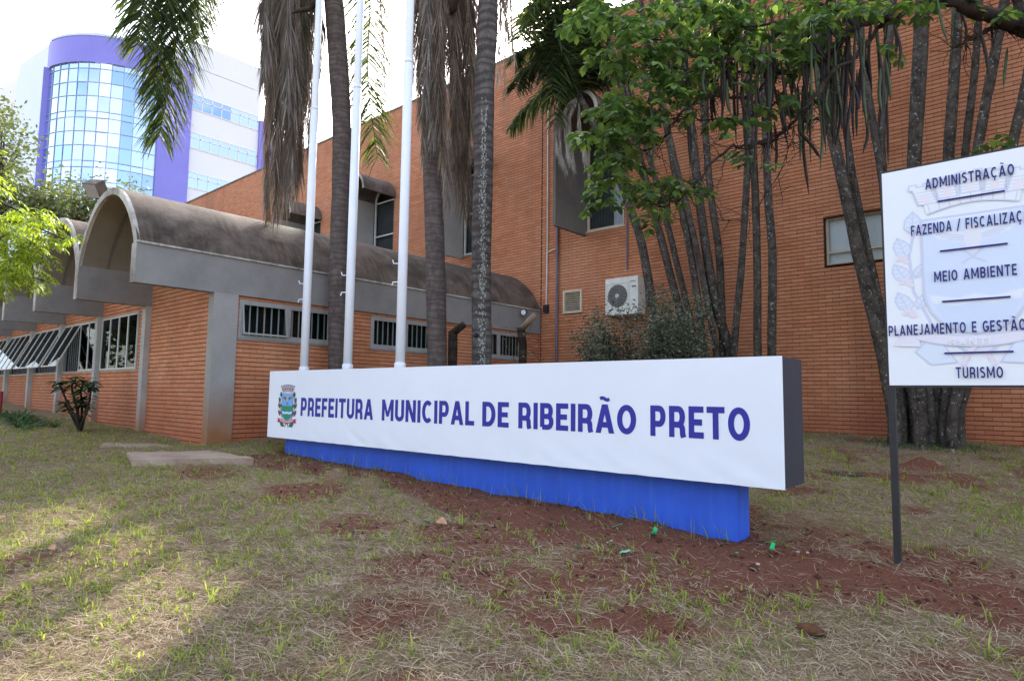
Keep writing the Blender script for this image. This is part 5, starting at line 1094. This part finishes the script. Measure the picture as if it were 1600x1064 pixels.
for i, z in enumerate((zl-5.6, zl-10.8, zl-16)):
    f = MB().prism([q0+dL*.2+Vector((0, -.03, z)), q0+dL*23+Vector((0, -.03, z)), q0+dL*23+Vector((0, .1, z)), q0+dL*.2+Vector((0, .1, z))], (0, 0, 1.9)); wn = part('window', f, M['tower_pale'], tw_)
    part('shade_strip', MB().prism([q0+dL*.2+Vector((0, -.1, z+1.7)), q0+dL*23+Vector((0, -.1, z+1.7)), q0+dL*23+Vector((0, -.031, z+1.7)), q0+dL*.2+Vector((0, -.031, z+1.7))], (0, 0, .2)), M['mullion'], wn)
    for j in range(12): a_ = q0+dL*(.35+1.85*j)+Vector((0, -.05, z+.12)); b_ = a_+dL*1.7; part('pane', MB().quad(a_, b_, b_+Vector((0, 0, 1.5)), a_+Vector((0, 0, 1.5))), M['glass_tower_pale'], wn)
part('penthouse', MB().prism([Vector((TX-7.5, 15.3, zt-2)), Vector((TX-34, 11, zt-2)), Vector((TX-34, 27, zt-2)), Vector((TX-2.4, 27, zt-2))], (0, 0, 5.3)), M['tower_white'], tw_)
part('purple_slab', MB().box((TX-3, TYc+.02, 0), (TX+.25, 20.38, zt-.1)), M['tower_purple'], tw_)
part('right_facade', MB().box((TX-6, 20.39, 0), (TX, 26.16, 28.0)), M['tower_white'], tw_); part('right_parapet', MB().box((TX-6, 20.39, 28.08), (TX-.06, 26.16, zr)), M['tower_white'], tw_)
part('purple_slab', MB().box((TX-5, 26.17, 0), (TX+.2, 27.5, 25.4)), M['tower_purple'], tw_)
part('far_block', MB().box((TX-8, 27.52, 0), (TX-.5, 36, 24.5)), M['tower_white'], tw_)
for (z0, z1) in ((24.42, 25.75), (21.2, 22.55), (17.9, 19.25), (14.6, 15.9)):
    f = MB().box((TX, 20.45, z0), (TX+.05, 26.1, z0+.07)).box((TX, 20.45, z1-.07), (TX+.05, 26.1, z1)).box((TX, 20.45, z1-.5), (TX+.05, 26.1, z1-.42)); wn = part('window', f, M['tower_white'], tw_)
    for j in range(7):
        y0_ = 20.5+j*.8; part('mullion', MB().box((TX, y0_+.73, z0+.07), (TX+.05, y0_+.8, z1-.07)), M['tower_white'], wn)
        part('pane', MB().quad((TX+.02, y0_, z0+.07), (TX+.02, y0_+.72, z0+.07), (TX+.02, y0_+.72, z1-.07), (TX+.02, y0_, z1-.07)), M['glass_tower' if z0 > 24 and j < 4 else 'glass_tower_pale'], wn)
# ------------------------------------------------------------------ grass: dry straw and green blades
def wedge(n, d0, d1):
    D = rng.uniform(d0, d1, n); u = rng.uniform(-.92, .92, n); fx = D*math.sin(yaw)+u*D*math.cos(yaw); fy = D*math.cos(yaw)-u*D*math.sin(yaw); return fx, fy, D
def okmask(x, y):
    m = (y < YW-.03) & ~((x < XS-.0) & (y > YF-.05)) & ~((x > -9.1) & (x < -2.07) & (y > SY+.15) & (y < SY+.41))
    for c_ in ((-9.05, 3.72, .52, .42),): m &= ~((np.abs(x+9.45) < .62) & (np.abs(y-3.77) < .36))
    return m
def blades(n_, x, y, yawv, L, W, lift, curl, z0, name, mat):
    """n blades: a three-segment ribbon each; lift = initial rise angle, curl = bend"""
    dx, dy = np.cos(yawv), np.sin(yawv); sx, sy = -dy, dx; z = gz(x, y)+z0; V = []; px_, py_, pz_ = x.copy(), y.copy(), z.copy(); ang = lift.copy(); hy = np.zeros_like(x)
    for k in range(4):
        w_ = W*(.7, 1., .75, .08)[k]/2
        V.append(np.stack([px_+sx*w_, py_+sy*w_, pz_], -1)); V.append(np.stack([px_-sx*w_, py_-sy*w_, pz_+w_*.5], -1))
        px_ = px_+dx*np.cos(ang)*L/3; py_ = py_+dy*np.cos(ang)*L/3; pz_ = np.maximum(pz_+np.sin(ang)*L/3, gz(px_, py_)+.002); ang = ang-curl/3; hy = hy+rng.normal(0, .17, len(x)); c_, s_ = np.cos(yawv+hy), np.sin(yawv+hy); dx, dy = c_, s_; sx, sy = -s_, c_
    V = np.stack(V, 1).reshape(-1, 3); b_ = np.arange(len(x))[:, None]*8; F = np.concatenate([b_+np.array([[0, 1, 3, 2]])+2*k for k in range(3)], 0)
    me = npmesh(name, V, F, mat); o = bpy.data.objects.new(name, me); COL.objects.link(o); o['kind'] = 'stuff'; return o
x, y, D = wedge(370000, 2.2, 14.5); x2, y2 = rng.uniform(-16, 6, 70000), rng.uniform(-3, 12.9, 70000); x = np.r_[x, x2]; y = np.r_[y, y2]
bb = bare(x, y); pt = vnoise(x, y, 1.7, 31); keep = okmask(x, y) & (rng.random(len(x)) < (1-bb*.9)*(.35+.85*pt)); x, y = x[keep], y[keep]; n = len(x)
blades(n, x, y, rng.uniform(0, 6.283, n), rng.gamma(3, .021, n)+.025, rng.uniform(.0015, .0042, n), np.abs(rng.normal(.08, .22, n)), rng.uniform(-.1, .7, n), rng.uniform(.0, .018, n), 'dry_grass', M['grass_dry'])
cx, cy, D = wedge(25000, 2.3, 14.5); c2x, c2y = rng.uniform(-16, 6, 5000), rng.uniform(-3, 12.9, 5000); cx = np.r_[cx, c2x]; cy = np.r_[cy, c2y]
bb = bare(cx, cy); gn = vnoise(cx, cy, .8, 41)*.6+vnoise(cx, cy, 2.6, 42)*.4; left = np.clip((-cx-3)/6, 0, .6)
keep = okmask(cx, cy) & (rng.random(len(cx)) < np.clip((1-bb*.93)*np.clip((gn-.30)*3.0+left, .06, 1), 0, 1)); cx, cy = cx[keep], cy[keep]
k = rng.integers(3, 9, len(cx)); x = np.repeat(cx, k); y = np.repeat(cy, k); n = len(x); sz = np.repeat(rng.gamma(5, .2, len(cx)).clip(.4, 2), k); x = x+rng.normal(0, .014, n); y = y+rng.normal(0, .014, n)
blades(n, x, y, rng.uniform(0, 6.283, n), rng.uniform(.025, .075, n)*sz, rng.uniform(.0045, .0105, n), rng.uniform(.4, 1.45, n), rng.uniform(.2, 1.4, n), np.zeros(n), 'green_grass', M['grass_green'])
# taller tufts along the plinth foot
tx = rng.uniform(-9, -2.1, 420); ty = SY+.12-np.abs(rng.normal(0, .08, 420)); sel = rng.random(420) < .55; tx, ty = tx[sel], ty[sel]; n = len(tx)
blades(n, tx, ty, rng.uniform(0, 6.283, n), rng.uniform(.06, .22, n), rng.uniform(.003, .007, n), rng.uniform(.9, 1.5, n), rng.uniform(.1, 1, n), np.zeros(n), 'plinth_grass', M['grass_green'])
n = 2600; x = rng.uniform(-12, 2, n); y = rng.uniform(1.8, 12.6, n); sel = okmask(x, y) & (rng.random(n) < .2+.8*(vnoise(x, y, .7, 61) > .5)); x, y = x[sel], y[sel]; n = len(x)
blades(n, x, y, rng.uniform(0, 6.283, n), rng.uniform(.02, .06, n), rng.uniform(.008, .02, n), rng.uniform(0, .5, n), rng.uniform(0, 1, n), rng.uniform(.004, .02, n), 'leaf_litter', M['frond_dead'])
n = 5200; x = rng.uniform(-9.5, 1.5, n); y = rng.uniform(2, 7, n); sel = (bare(x, y) > .5) & okmask(x, y); x, y = x[sel], y[sel]; n = len(x); s = rng.gamma(2, .0045, n)+.003; V = []
z = gz(x, y)
for (a, b_, c_) in ((1, 0, .2), (0, 1, .1), (-1, 0, .2), (0, -1, .1), (.1, .1, .9)): V.append(np.stack([x+a*s*rng.uniform(.7, 1.2, n), y+b_*s*rng.uniform(.7, 1.2, n), z+c_*s-.001], -1))
V = np.stack(V, 1).reshape(-1, 3); b_ = np.arange(n)[:, None]*5; F = np.concatenate([b_+np.array([[i, (i+1) % 4, 4]]) for i in range(4)], 0)
me = npmesh('soil_clods', V, F, M['soil_wet']); o = bpy.data.objects.new('soil_clods', me); COL.objects.link(o); o['kind'] = 'stuff'
